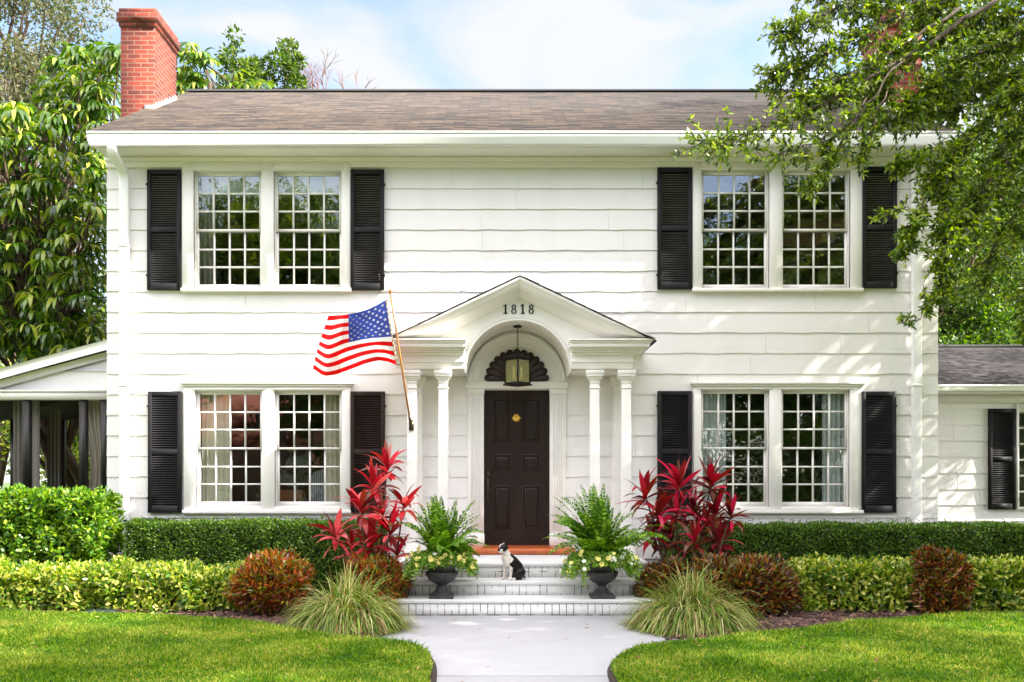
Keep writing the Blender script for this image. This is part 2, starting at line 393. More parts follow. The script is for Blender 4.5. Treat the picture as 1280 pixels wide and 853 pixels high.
for pl in (LP, RP):
    q = [p for p in pl if abs(p[0]) < 2.4]
    structure('soil_edge', Geo().tube([(x*(.985 if i else 1), y, .004) for i, (x, y) in enumerate(q)], .036, 6), m_soil, True)
def inpoly(x, y, poly):
    ins = np.zeros(len(x), bool); k = len(poly)
    for i in range(k):
        x1, y1 = poly[i]; x2, y2 = poly[(i+1) % k]
        c = ((y1 > y) != (y2 > y)); xi = (x2-x1)*(y-y1)/(y2-y1+1e-12)+x1
        ins ^= c & (x < xi)
    return ins
# planting beds
def bed(x0, x1, y0, y1):
    nx, ny = int((x1-x0)/.06), int((y1-y0)/.06)
    X, Y = np.meshgrid(np.linspace(x0, x1, nx), np.linspace(y0, y1, ny), indexing='ij')
    Z = .018 + npr.normal(0, .008, X.shape) + .015*np.sin(X*5+Y*3)*np.sin(Y*7)
    i, j = np.meshgrid(np.arange(nx-1), np.arange(ny-1), indexing='ij'); i = i.ravel(); j = j.ravel()
    return Geo().add(np.stack([X, Y, Z], 2).reshape(-1, 3), np.stack([i*ny+j, (i+1)*ny+j, (i+1)*ny+j+1, i*ny+j+1], 1))
structure('mulch_bed', bed(-11, -1.33, -4.1, -.02), m_mulch, True); structure('mulch_bed', bed(1.30, 11, -4.1, -.02), m_mulch, True)
n = 16000
X = npr.uniform(-8, 8, n); Y = npr.uniform(-4.1, -1.8, n); k = (abs(X) > 1.36) & ~inpoly(X, Y, LPOLY) & ~inpoly(X, Y, RPOLY); X, Y = X[k], Y[k]; n = len(X)
d = rv(n); d[:, 2] *= .25; nr = rv(n)*.4 + np.array([0, 0, 1.])
g = Geo().leaves(np.stack([X, Y, npr.uniform(.02, .05, n)], 1), d, nr, npr.uniform(.03, .085, n), npr.uniform(.008, .035, n))
m_chip = leafmat('mulch_chips', [(.05,.022,.016), (.10,.045,.03), (.17,.085,.06), (.25,.15,.12)], .9, .05)
tag(g.build('mulch_chips', m_chip), 'brown bark chips and dead leaves lying in the planting beds', 'mulch', kind='stuff')

# grass
m_grass = leafmat('grass_blades', [(.03,.10,.004), (.065,.17,.006), (.12,.24,.008), (.22,.33,.015), (.46,.44,.09)], .5, .38, .25)
_n, _l = m_grass.node_tree.nodes, m_grass.node_tree.links
_rr = [x for x in _n if x.type == 'VALTORGB'][0]; _co = _n.new('ShaderNodeTexCoord'); _no = _n.new('ShaderNodeTexNoise'); _no.inputs['Scale'].default_value = 1.7; _no.inputs['Detail'].default_value = 6
_ma = _n.new('ShaderNodeMath'); _ma.operation = 'MULTIPLY_ADD'; _ma.inputs[1].default_value = 1.5; _ma.inputs[2].default_value = -.75; _mb = _n.new('ShaderNodeMath'); _mb.operation = 'ADD'; _mb.use_clamp = True
_ge = [x for x in _n if x.type == 'NEW_GEOMETRY'][0]
_l.new(_co.outputs['Object'], _no.inputs['Vector']); _l.new(_no.outputs['Fac'], _ma.inputs[0]); _l.new(_ma.outputs[0], _mb.inputs[0]); _l.new(_ge.outputs['Random Per Island'], _mb.inputs[1]); _l.new(_mb.outputs[0], _rr.inputs[0])
def grass(poly, n, seed):
    r = np.random.default_rng(seed)
    xs = np.array([p[0] for p in poly])
    X = r.uniform(max(-8.0, xs.min()), min(8.0, xs.max()), n); Y = -6.6 + (4.4)*r.uniform(0, 1, n)**1.15
    X = X; kk = inpoly(X, Y, poly) & (np.abs(X-CX) < (12+Y)*.64+.3)
    X, Y = X[kk], Y[kk]; n = len(X)
    p = np.stack([X, Y, np.full(n, LZ-.004)], 1)
    patch = .75 + .35*np.sin(X*2.1+1)*np.sin(Y*4.3+X) 
    h = r.uniform(.022, .072, n)*patch
    d = np.stack([r.normal(0, .55, n), r.normal(0, .55, n), np.ones(n)], 1)
    an = r.uniform(0, 2*math.pi, n); w = r.uniform(.004, .008, n)[:, None]
    sdv = np.stack([np.cos(an), np.sin(an), np.zeros(n)], 1)*w
    tip = p + d*h[:, None]
    mid = p + d*h[:, None]*.5 + np.array([0,0,.003])
    v = np.stack([p-sdv, p+sdv, mid+sdv*.8, tip, mid-sdv*.8], 1).reshape(-1, 3)
    return Geo().add(v, (np.arange(n)*5)[:, None]+np.arange(5))
tag(grass(LPOLY, 400000, 1).build('grass', m_grass), 'short bright green turf on the left of the path', 'grass', kind='stuff')
tag(grass(RPOLY, 400000, 2).build('grass', m_grass), 'short bright green turf on the right of the path', 'grass', kind='stuff')

# fallen leaves on the turf and the walk
nfl_ = 420
X = npr.uniform(-6.5, 6.5, nfl_); Y = npr.uniform(-6.3, -2.6, nfl_); onl = inpoly(X, Y, LPOLY) | inpoly(X, Y, RPOLY); onp = (np.abs(X) < 1.3) & ~onl
kk = onl | (onp & (npr.uniform(0, 1, nfl_) < .35)); X, Y, onl = X[kk], Y[kk], onl[kk]; nf_ = len(X)
dd2 = rv(nf_); dd2[:, 2] *= .12
g = Geo().leaves(np.stack([X, Y, np.where(onl, LZ+.035, .006)], 1), dd2, rv(nf_)*.25+np.array([0, 0, 1.]), npr.uniform(.03, .06, nf_), npr.uniform(.014, .026, nf_), .1)
tag(g.build('fallen_leaves', leafmat('dry_leaf', [(.12,.06,.02), (.26,.14,.04), (.38,.26,.08)], .7, .2)), 'small dry brown leaves scattered over the turf and the walk', 'leaves', kind='stuff')

# ================================================================== HOUSE
XL, XR = -5.565, 5.718
house = thing('house', 'white two storey shingled house with black shutters and arched portico', 'house', (.077, 0, 0))
openings = []      # x0,x1,z0,z1
def opn(a, b, c, d): openings.append((WX(a), WX(b), WZ(d), WZ(c)))
WINS = [  # casing l,r,top,bot ; glass left pair, right pair ; y0,y1
    (229, 439, 206, 366, (247, 323.5), (347, 423.5), 219, 356),
    (865, 1076, 205, 366, (880, 957), (980.5, 1058), 218, 356),
    (231, 439, 484, 642, (249, 324.5), (348, 424), 493, 628.5),
    (866, 1076, 484, 642, (879.5, 956.5), (979.5, 1057), 492, 629)]
for w in WINS:
    opn(w[4][0]-4, w[4][1]+4, w[6]-4, w[7]+5); opn(w[5][0]-4, w[5][1]+4, w[6]-4, w[7]+5)
door_open = (-.45, .45, .57, 2.71); openings.append(door_open)

def siding(x0, x1, z0, z1, h, opens, Y0=0.0, seed=3, joint=True, seg=.28):
    r = random.Random(seed); g = Geo()
    k0 = 0; z = z0; ci = 0
    while z < z1 - .01:
        zt = min(z + h, z1)
        # boards with their own small butt wave
        xs = [x0]; 
        while xs[-1] < x1 - .5: xs.append(min(x1, xs[-1] + r.uniform(.9, 3.2)))
        if xs[-1] != x1: xs[-1] = x1
        for a, b in zip(xs[:-1], xs[1:]):
            t0 = .013 + r.uniform(0, .005); ph = r.uniform(0, 6); amp = r.uniform(.0015, .006)
            def wave(x): return amp*math.sin(x*9+ph) + amp*.7*math.sin(x*23+ph*2)
            zb = [z, zt] + [q for o in opens for q in (o[2], o[3]) if z < q < zt and o[0] < b and o[1] > a]
            zb = sorted(set(zb))
            for za, zc in zip(zb[:-1], zb[1:]):
                zm = (za+zc)/2
                cuts = [(o[0], o[1]) for o in opens if o[2] < zm < o[3]]
                segs = [(a, b)]
                for c0, c1 in cuts:
                    ns = []
                    for s0, s1 in segs:
                        if c1 <= s0 or c0 >= s1: ns.append((s0, s1))
                        else:
                            if c0 > s0: ns.append((s0, c0))
                            if c1 < s1: ns.append((c1, s1))
                    segs = ns
                for s0, s1 in segs:
                    if s1-s0 < .004: continue
                    e = .0018 if joint else 0
                    A = s0 + (e if s0 == a and a != x0 else 0); B = s1 - (e if s1 == b and b != x1 else 0)
                    nn = max(1, int((B-A)/.12)); X = np.linspace(A, B, nn+1)
                    def yy(zq): return Y0 - (t0*(1-(zq-z)/h) + .003)
                    zl = np.array([za + (wave(x) if za == z else 0) for x in X]); zu = np.array([zc + (.01 if zc == zt else 0)]*len(X))
                    lo = np.stack([X, np.full(len(X), yy(za)), zl], 1); up = np.stack([X, np.full(len(X), yy(zc)), zu], 1)
                    q = np.arange(nn)
                    g.add(np.concatenate([lo, up]), np.stack([q, q+1, q+nn+2, q+nn+1], 1))
                    if za == z:
                        bk = lo.copy(); bk[:, 1] = Y0; bk[:, 2] += .003
                        g.add(np.concatenate([bk, lo]), np.stack([q, q+1, q+nn+2, q+nn+1], 1))
                    for xe, ar in ((A, 0), (B, -1)):
                        v = [lo[ar], up[ar], (up[ar][0], Y0, up[ar][2]), (lo[ar][0], Y0, lo[ar][2])]
                        g.add(v, [(0,1,2,3)])
        z = zt; ci += 1
    return g
# course lines of the photo: bottoms near y=238+25.7k
h = .2793
zbase = WZ(647.5) - 2*h
g = siding(XL, XR, zbase, 5.82, h, openings)
# flat sheathing behind the shingles
zz = sorted(set([zbase-.3, 5.83] + [q for o in openings for q in (o[2], o[3])]))
for a, b in zip(zz[:-1], zz[1:]):
    segs = [(XL, XR)]
    for o in openings:
        if o[2] < (a+b)/2 < o[3]:
            ns = []
            for s0, s1 in segs:
                if o[1] <= s0 or o[0] >= s1: ns.append((s0, s1))
                else:
                    ns += [(s0, o[0]), (o[1], s1)]
            segs = ns
    for s0, s1 in segs: g.box(s0, s1, .0, .11, a, b)
wall = g.build('wall', m_wall, house)
# other walls
DEP = 6.4
g = Geo()
for x in (XL, XR-.12):
    g.prism([(.11, 0), (DEP, 0), (DEP, 5.83), (3.2, 8.0), (.11, 6.1)], x, x+.12)
g.box(XL, XR, DEP-.12, DEP+.0, 0, 5.83)
g.build('side_wall', m_wall, house)
g = Geo().box(XL+.12, XR-.12, .111, DEP-.12, .35, .55); g.box(XL+.12, XR-.12, .111, DEP-.12, 3.15, 3.35)
g.box(XL+.12, XR-.12, .111, DEP-.12, 5.75, 5.85)
g.build('floor', m_intfloor, house)
g = Geo()
for x in (-1.6, 1.6): g.box(x, x+.1, .112, DEP-.13, .551, 3.149); g.box(x, x+.1, .112, DEP-.13, 3.351, 5.749)
g.box(XL+.13, XR-.13, 4.2, 4.3, .551, 3.149); g.box(XL+.13, XR-.13, 4.2, 4.3, 3.351, 5.749)
g.build('inner_wall', m_interior, house)
# roof
def roofslab(x0, x1, y0, z0, y1, z1, t=.05):
    return [(y0, z0), (y1, z1), (y1, z1-t), (y0, z0-t)]
g = Geo()
YR, ZR = 3.2, 8.15; YE, ZE = -.525, 6.00
g.prism([(YE, ZE), (YR, ZR), (2*YR-YE, ZE), (2*YR-YE, ZE-.05), (YR, ZR-.06), (YE, ZE-.05)], XL-.03, XR+.03)
roof = g.build('roof', m_shing, house)
g = Geo().prism([(YR-.15, ZR-.065), (YR-.15, ZR-.05), (YR, ZR+.04), (YR+.15, ZR-.05), (YR+.15, ZR-.065), (YR, ZR+.02)], XL-.03, XR+.03)
g.build('ridge_cap', m_dark, roof)
for x in (XL-.02, XR-.005):
    Geo().prism([(YE+.06, ZE-.06), (YR, ZR-.07), (YR, ZR-.25), (YE+.06, ZE-.16)], x, x+.025).build('rake_board', m_trim, roof)
# soffit and frieze
g = Geo().box(XL, XR, -.42, .0, 5.832, 5.86)
g.box(XL-.002, XR+.002, -.045, .0, 5.70, 5.828); g.box(XL-.004, XR+.004, -.085, -.0452, 5.775, 5.83)
bevel(g.build('frieze', m_trim, house), .006)
# gutter: K profile
gp = [(-.40, 5.985), (-.532, 5.992), (-.534, 5.93), (-.527, 5.918), (-.515, 5.885), (-.497, 5.855), (-.488, 5.832), (-.40, 5.83)]
g = Geo().prism(gp, XL-.03, XR+.03)
g.box(XL-.035, XR+.035, -.541, -.5322, 5.966, 5.996)
gut = g.build('gutter', m_gutter, house)
for xc in (WX(159), WX(1141.5)):
    w = .062
    g = Geo()
    path = [(-.46, 5.83), (-.46, 5.79), (-.42, 5.735), (-.14, 5.63), (-.092, 5.57), (-.09, 5.5), (-.09, .2)]
    pts = []
    pr = np.array(path)
    a = [(y-.045, z) for y, z in path]; b = [(y+.045, z+(.0 if i > 2 else .0)) for i, (y, z) in enumerate(path)]
    for i in range(len(path)-1):
        t = np.array([path[i+1][0]-path[i][0], path[i+1][1]-path[i][1]])
    # sweep a rectangular section
    nrm_ = []
    for i in range(len(pr)):
        t = pr[min(i+1, len(pr)-1)]-pr[max(i-1, 0)]; t = t/np.linalg.norm(t); nrm_.append((t[1], -t[0]))
    V = []
    for (y, z), (ny, nz_) in zip(pr, nrm_):
        for sx_, sn in ((-w, -1), (w, -1), (w, 1), (-w, 1)):
            V.append((xc+sx_, y+ny*.038*sn, z+nz_*.038*sn))
    Fq = [(i*4+j, i*4+(j+1) % 4, (i+1)*4+(j+1) % 4, (i+1)*4+j) for i in range(len(pr)-1) for j in range(4)]
    g.add(V, Fq); g.box(xc-w-.006, xc+w+.006, -.137, -.03, 2.72, 2.76); g.box(xc-w-.006, xc+w+.006, -.137, -.03, 4.6, 4.64)
    o = g.build('downspout', m_gutter, house); bevel(o, .012)
# chimneys
for (x0, x1) in ((-5.95, -5.43), (5.60, 6.13)):
    g = Geo().box(x0, x1, 1.32, 2.2, 0, 8.30)
    ch = g.build('chimney', m_brick, house)
    g = Geo().box(x0-.02, x1+.02, 1.30, 2.22, 8.30, 8.37).box(x0-.045, x1+.045, 1.275, 2.245, 8.371, 8.50).box(x0-.02, x1+.02, 1.30, 2.22, 8.501, 8.57)
    g.build('chimney_cap', m_brick, ch)
    g = Geo()
    xs = x1+.004 if x0 < 0 else x0-.004
    sgn = 1 if x0 < 0 else -1
    for i in range(8):
        y = 1.33 + i*.11; zt = ZE + (y-YE)*(ZR-ZE)/(YR-YE)
        g.box(min(xs, xs+sgn*.006), max(xs, xs+sgn*.006), y, y+.106, zt-.05, zt+.10)
    xa, xb = (XL-.02, x1) if x0 < 0 else (x0, XR+.02)
    zt = ZE + (1.32-YE)*(ZR-ZE)/(YR-YE); g.box(xa, xb, 1.305, 1.3185, zt-.06, zt+.05)
    g.build('flashing', m_flash, ch)

# ---- windows
def window(w, lower, lab, cap):
    l, r, t, b, g1, g2, y0, y1 = w
    X0, X1, ZT, ZB = WX(l), WX(r), WZ(t), WZ(b)
    ax, bx, cx, dx = WX(g1[0]-4), WX(g1[1]+4), WX(g2[0]-4), WX(g2[1]+4)
    zt, zb = WZ(y0-4), WZ(y1+5)
    g = Geo(); ya, yb = -.052, .012
    g.box(X0, ax, ya, yb, ZB+.05, ZT); g.box(bx, cx, ya, yb, ZB+.05, ZT); g.box(dx, X1, ya, yb, ZB+.05, ZT)
    for p, q in ((ax, bx), (cx, dx)):
        g.box(p, q, ya, yb, zt, ZT); g.box(p, q, ya, yb, ZB+.05, zb)
        # jambs
        g.box(p, p+.012, yb, .16, zb, zt); g.box(q-.012, q, yb, .16, zb, zt); g.box(p+.012, q-.012, yb, .16, zt-.012, zt); g.box(p+.012, q-.012, yb, .16, zb, zb+.012)
        # small cap line over each opening
        g.box(p-.03, q+.03, -.066, ya-.001, zt+.008, zt+.03)
    fr = bevel(g.build('window', m_trim, house), .004, 1)
    fr['label'] = lab
    g = Geo().box(X0-.01, X1+.01, -.085, .01, ZB, ZB+.048); bevel(g.build('sill', m_trim, fr), .008)
    if cap:
        g = Geo().box(X0-.02, X1+.02, -.075, -.0, ZT+.001, ZT+.03).box(X0-.04, X1+.04, -.10, -.0, ZT+.031, ZT+.06)
        bevel(g.build('head_trim', m_trim, fr), .006)
    rr = random.Random(int(l))
    for (p, q) in ((ax, bx), (cx, dx)):
        zm = (zt+zb)/2
        for up in (1, 0):
            za, zc = (zm-.008, zt-.012) if up else (zb+.012, zm+.022)
            y = .022 if up else .058
            p0, q0 = p+.012, q-.012
            st = .03; rt = .034 if up else .028; rb = .028 if up else .055
            g = Geo(); gl = Geo()
            g.box(p0, p0+st, y, y+.034, za, zc); g.box(q0-st, q0, y, y+.034, za, zc)
            g.box(p0+st, q0-st, y, y+.034, zc-rt, zc); g.box(p0+st, q0-st, y, y+.034, za, za+rb)
            ix0, ix1, iz0, iz1 = p0+st, q0-st, za+rb, zc-rt
            mw = .011
            for i in range(1, 4):
                xm = ix0+(ix1-ix0)*i/4; g.box(xm-mw, xm+mw, y+.004, y+.03, iz0, iz1)
            for j in range(1, 3):
                zq = iz0+(iz1-iz0)*j/3
                for i in range(4):
                    xa = ix0+(ix1-ix0)*i/4+(mw if i else 0); xb = ix0+(ix1-ix0)*(i+1)/4-(mw if i < 3 else 0)
                    g.box(xa, xb, y+.0045, y+.0295, zq-mw, zq+mw)
            for i in range(4):
                for j in range(3):
                    xa = ix0+(ix1-ix0)*i/4; xb = ix0+(ix1-ix0)*(i+1)/4; z0 = iz0+(iz1-iz0)*j/3; z1 = iz0+(iz1-iz0)*(j+1)/3
                    t1, t2 = rr.uniform(-.0012, .0012), rr.uniform(-.0012, .0012)
                    Y = y+.017
                    gl.add([(xa, Y-t1-t2, z0), (xb, Y+t1-t2, z0), (xb, Y+t1+t2, z1), (xa, Y-t1+t2, z1)], [(0,1,2,3)])
            g.build('sash', m_trim, fr)
            gl.build('glass', m_glass, fr)
window(WINS[0], 0, 'upper double window left of the portico', False)
window(WINS[1], 0, 'upper double window behind the oak twigs', False)
window(WINS[2], 1, 'ground floor double window left of the flag shadow', True)
window(WINS[3], 1, 'ground floor double window above the right hedge', True)

# ---- shutters
def shutter_geo(x0, x1, z0, z1, Y=-.03):
    g = Geo(); st = .052; y0, y1 = Y-.038, Y
    g.box(x0, x0+st, y0, y1, z0, z1); g.box(x1-st, x1, y0, y1, z0, z1)
    zm = z0+(z1-z0)*.5
    g.box(x0+st, x1-st, y0+.001, y1, z1-.065, z1-.0005); g.box(x0+st, x1-st, y0+.001, y1, zm-.035, zm+.035); g.box(x0+st, x1-st, y0+.001, y1, z0+.0005, z0+.09)
    s = Geo()
    for a, b in ((z0+.09, zm-.035), (zm+.035, z1-.065)):
        k = int((b-a)/.031)
        for i in range(k):
            zc = a+(b-a)*(i+.5)/k
            s.prism([(y0+.004, zc-.017), (y0+.004, zc-.011), (y1-.004, zc+.017), (y1-.004, zc+.011)], x0+st, x1-st)
    return g, s
SH = [(186,228,214,364,0),(439,481,214,364,0),(821,864,211.5,363,0),(1076,1119,210.5,361.5,0),
      (187,229,490,641,0),(439,482,490,641,1),(821,864,489.5,641,0),(1075,1118,490,641,0)]
for a, b, c, d_, br in SH:
    g, s = shutter_geo(WX(a), WX(b)-.002, WZ(d_), WZ(c))
    mt = m_brownblack if br else m_black
    o = bevel(g.build('shutter', mt, house), .003, 1)
    s.build('louver', mt, o)
    # iron hinge ties
    for zq in (WZ(c)-.2, WZ(d_)+.2):
        hw = Geo().box(WX(a)-.012 if a in (186, 187, 821) else WX(b)-.004, WX(a)+.004 if a in (186,187,821) else WX(b)+.010, -.075, -.02, zq-.012, zq+.012)
        hw.build('hinge', m_iron, o)

# ---- door
def rect_ring(g, o, i, yo, yi):
    (a, b, c, d), (e, f_, h_, k_) = o, i
    v = [(a,yo,c),(b,yo,c),(b,yo,d),(a,yo,d),(e,yi,h_),(f_,yi,h_),(f_,yi,k_),(e,yi,k_)]
    g.add(v, [(0,1,5,4),(1,2,6,5),(2,3,7,6),(3,0,4,7)])
D0, D1, DZ0, DZ1 = -.445, .445, .577, 2.705
g = Geo()
pan = [(616.8,638,498,553),(652.8,675,498,553),(616.8,638,568,589.5),(652.8,675,568,589.5),(616.8,638,607,662),(652.8,675,607,662)]
YD = .055
rects = [(WX(a), WX(b), WZ(d_), WZ(c)) for a, b, c, d_ in pan]
xs = [D0, rects[0][0], rects[0][1], rects[1][0], rects[1][1], D1]
zs = [DZ0, rects[4][2], rects[4][3], rects[2][2], rects[2][3], rects[0][2], rects[0][3], DZ1]
for i in range(5):
    for j in range(7):
        if i in (1, 3) and j in (1, 3, 5): continue
        g.add([(xs[i],YD,zs[j]),(xs[i+1],YD,zs[j]),(xs[i+1],YD,zs[j+1]),(xs[i],YD,zs[j+1])], [(0,1,2,3)])
for (a, b, c, d_) in rects:
    def ins(m_): return (a+m_, b-m_, c+m_, d_-m_)
    rect_ring(g, ins(0), ins(.012), YD, YD-.008); rect_ring(g, ins(.012), ins(.024), YD-.008, YD+.018)
    rect_ring(g, ins(.024), ins(.034), YD+.018, YD+.018); rect_ring(g, ins(.034), ins(.06), YD+.018, YD+.004)
    e = ins(.06); g.add([(e[0],YD+.004,e[2]),(e[1],YD+.004,e[2]),(e[1],YD+.004,e[3]),(e[0],YD+.004,e[3])], [(0,1,2,3)])
g.box(D0, D1, YD+.03, YD+.045, DZ0, DZ1)
door = g.build('door', m_door, house)
kx, kz = WX(645.5), WZ(522.5)
g = Geo()     # scallop shell knocker
for i in range(9):
    a = R(-68+17*i); r_ = .058
    dx, dz = math.sin(a), math.cos(a)
    g.tube([(kx+dx*.008, YD-.022, kz+.03-dz*.01), (kx+dx*r_*.6, YD-.036, kz+.028-dz*r_*.75), (kx+dx*r_, YD-.02, kz+.022-dz*r_*1.25)], [.004, .0105, .0125], 8)
g.sphere((kx, YD-.012, kz-.0), (.05, .016, .045)); g.box(kx-.028, kx+.028, YD-.02, YD, kz+.028, kz+.052)
g.build('door_knocker', m_brass, door, True)
hx = WX(610)
g = Geo().box(hx-.022, hx+.022, YD-.012, YD, 1.49, 1.60).box(hx-.016, hx+.016, YD-.010, YD, 1.17, 1.24)
g.tube([(hx, YD-.01, 1.52), (hx, YD-.055, 1.48), (hx, YD-.06, 1.36), (hx, YD-.05, 1.24), (hx, YD-.008, 1.2)], [.009, .01, .011, .01, .008], 8).sphere((hx, YD-.02, 1.57), (.016, .016, .016))
g.build('handle', m_bronze, door, True)
# door surround
g = Geo()
for s in (-1, 1):
    a, b = sorted((s*.447, s*.665))
    g.box(a, b, -.045, .10, .575, 2.70)
    for k in range(5):
        xm = s*(.49+k*.032); g.box(xm-.009, xm+.009, -.056, -.0455, .78, 2.60)
    g.box(a-.008, b+.008, -.07, -.0457, .575, .74); g.box(a-.008, b+.008, -.062, -.0457, 2.63, 2.70)
g.box(-.69, .69, -.075, .10, 2.701, 2.795)
# door stop
g.box(-.447, .447, .03, .10, 2.69, 2.7)
bevel(g.build('door_frame', m_trim, house), .004, 1)
# lunette panel over the door, with raised ring
ZS = 2.83
g = Geo()
def halfdisc(g, r, y, zc, segs=40, x0=0):
    a = np.linspace(0, math.pi, segs+1); v = [(x0+r*math.cos(q), y, zc+r*math.sin(q)) for q in a]
    g.add([(x0, y, zc)] + v, [(0, i+2, i+1) for i in range(segs)])
halfdisc(g, .70, -.032, 2.795)
a = np.linspace(0, math.pi, 41)
def ringband(g, r0, r1, y0, y1, zc, segs=40):
    a = np.linspace(0, math.pi, segs+1)
    A = [(r0*math.cos(q), y0, zc+r0*math.sin(q)) for q in a]; B = [(r1*math.cos(q), y1, zc+r1*math.sin(q)) for q in a]
    g.add(A+B, [(i, i+1, i+segs+2, i+segs+1) for i in range(segs)])
for r0, r1, y0, y1 in ((.47, .475, -.032, -.055), (.475, .50, -.055, -.055), (.50, .51, -.055, -.04), (.51, .60, -.04, -.04), (.60, .61, -.04, -.065), (.61, .655, -.065, -.065)):
    ringband(g, r0, r1, y0, y1, 2.797)
g.build('lunette', m_trim, house)
g = Geo()
NP = 13
for i in range(NP):
    a = R(180*(i+.5)/NP); c, s = math.cos(a), math.sin(a)
    ro = .385; w = ro*math.sin(R(90/NP))*1.06
    g.tube([(c*.06, -.04, 2.80+s*.06), (c*.2, -.045, 2.80+s*.2), (c*(ro-.02), -.05, 2.80+s*(ro-.02)), (c*(ro+.02), -.05, 2.80+s*(ro+.02))], [w*.16, w*.55, w, w*.98], 12)
    g.sphere((c*(ro+.01), -.05, 2.80+s*(ro+.01)), (w, w, w))
k = np.concatenate(g.v); g.v = [v*np.array([1, .55, 1]) - np.array([0, .018, 0]) for v in g.v]
g.v = [np.column_stack([v[:, 0], v[:, 1], np.maximum(v[:, 2], 2.797)]) for v in g.v]
g.build('fan_ornament', m_fan, house, True)

# ---- portico
PY = -.77
SLP = .479
AX, AZ = .02, 3.995
g = Geo()   # tympanum with arch cut out
RA = .661
top = lambda x: AZ-.10-abs(x-AX)*SLP
segs = 48
an = np.linspace(0, math.pi, segs+1)
xa = RA*np.cos(an); za = ZS+RA*np.sin(an)
for y in (PY, PY+.09):
    v = [(x, y, z) for x, z in zip(xa, za)] + [(x, y, top(x)) for x in xa]
    g.add(v, [(i, i+1, i+segs+2, i+segs+1) for i in range(segs)])
for s in (-1, 1):
    x0, x1 = sorted((s*RA, s*1.55))
    v = [(x0, PY, 2.88), (x1, PY, 2.88), (x1, PY, top(x1)), (x0, PY, top(x0))]
    g.add(v, [(0,1,2,3)])
g.build('pediment', m_trim, house)
# vault
g = Geo()
v = []
ysv = np.linspace(PY, -.0665, 2)
for y in ysv: v += [(RA*math.cos(q), y, ZS+RA*math.sin(q)) for q in an]
g.add(v, [(i, i+1, i+segs+2, i+segs+1) for i in range(segs)])
vault = g.build('vault', m_cream, house, True)
g = Geo()   # beadboard lines and soffits
for q in np.linspace(0, math.pi, 27)[1:-1]:
    c, s = math.cos(q), math.sin(q)
    g.tube([(c*(RA-.001), PY+.03, ZS+s*(RA-.001)), (c*(RA-.001), -.07, ZS+s*(RA-.001))], .0035, 5)
g.build('beading', m_cream, vault)
g = Geo()   # archivolt edge bead on the front
pts = [((RA+.012)*math.cos(q), PY-.006, ZS+(RA+.012)*math.sin(q)) for q in np.linspace(0, math.pi, 49)]
g.tube(pts, .013, 6); pts = [((RA+.045)*math.cos(q), PY-.003, ZS+(RA+.045)*math.sin(q)) for q in np.linspace(0.05, math.pi-.05, 49)]
g.tube(pts, .006, 6)
g.build('arch_moulding', m_trim, house, True)
for s in (-1, 1):
    a, b = sorted((s*.664, s*1.455))
    g = Geo().box(a, b, PY-.05, -.03, 2.875, 3.10)
    g.box(*sorted((s*.672, s*1.475)), PY-.068, -.03, 2.955, 2.975)
    en = bevel(g.build('entablature', m_trim, house), .004, 1)
    g = Geo()
    for j, (e, z0, z1) in enumerate(((.05, 3.05, 3.075), (.085, 3.0755, 3.10), (.12, 3.1005, 3.125), (.185, 3.1255, 3.175), (.205, 3.1755, 3.20), (.23, 3.2005, 3.225))):
        c0, c1 = sorted((s*(.664-min(e, .012)*0 - 0.0) , s*(1.455+e)))
        if s > 0: c0 = .664-e*.0+.03-e*.25
        else: c1 = -.664-.03+e*.25
        g.box(c0, c1, PY-.05-e, -.03, z0, z1)
    # weathered sloping top
    xi, xo = s*.66, s*(1.455+.23)
    g.add([(xi, PY-.28, 3.226), (xo, PY-.28, 3.226), (xo, PY+.0, 3.226), (xi, PY+.0, 3.226), (s*.70, PY-.0, 3.262), (s*1.5, PY-.0, 3.262)], [(0,1,5,4), (1,2,5,5)][:1])
    bevel(g.build('cornice', m_trim, en), .006, 1)
# raking cornices
prof = [(-.28, 0), (-.28, -.035), (-.262, -.045), (-.255, -.075), (-.225, -.095), (-.215, -.125), (-.12, -.128), (-.10, -.155), (-.055, -.175), (-.04, -.21), (0, -.215), (.1, -.215), (.1, 0)]
for s in (-1, 1):
    g = Geo(); V = []
    xe = 1.69
    pts = []
    for dx_ in (0, 1.15, xe):
        for (py_, pz) in prof: V.append((AX+s*dx_, PY+py_, max(AZ-SLP*dx_+pz, 3.2265+(.0 if pz else .004)+pz*-.0)))
    k = len(prof)
    # cut end vertical
    g.add(V, [(j*k+i, j*k+(i+1) % k, j*k+(i+1) % k+k, j*k+i+k) for j in range(2) for i in range(k)])
    rc = g.build('raking_cornice', m_trim, house)
    for p in (rc,): pass
# portico roof shingles (thin, uneven edge)
g = Geo()
for s in (-1, 1):
    xe = 1.695
    g.prism([(AX, AZ+.004), (AX+s*xe, AZ+.004-SLP*xe), (AX+s*xe, AZ+.012-SLP*xe), (AX, AZ+.014)], PY-.29, .0, 'y')
    rr = random.Random(5+s)
    x = .05
    while x < 1.5:
        w = rr.uniform(.10, .22); t = rr.uniform(.004, .010)
        g.prism([(AX+s*x, AZ+.013-SLP*x), (AX+s*(x+w), AZ+.013-SLP*(x+w)), (AX+s*(x+w), AZ+.013+t-SLP*(x+w)), (AX+s*x, AZ+.013+t*.2-SLP*x)], PY-.295, -.02, 'y'); x += w+.004
g.build('portico_roof', m_shing2, house)
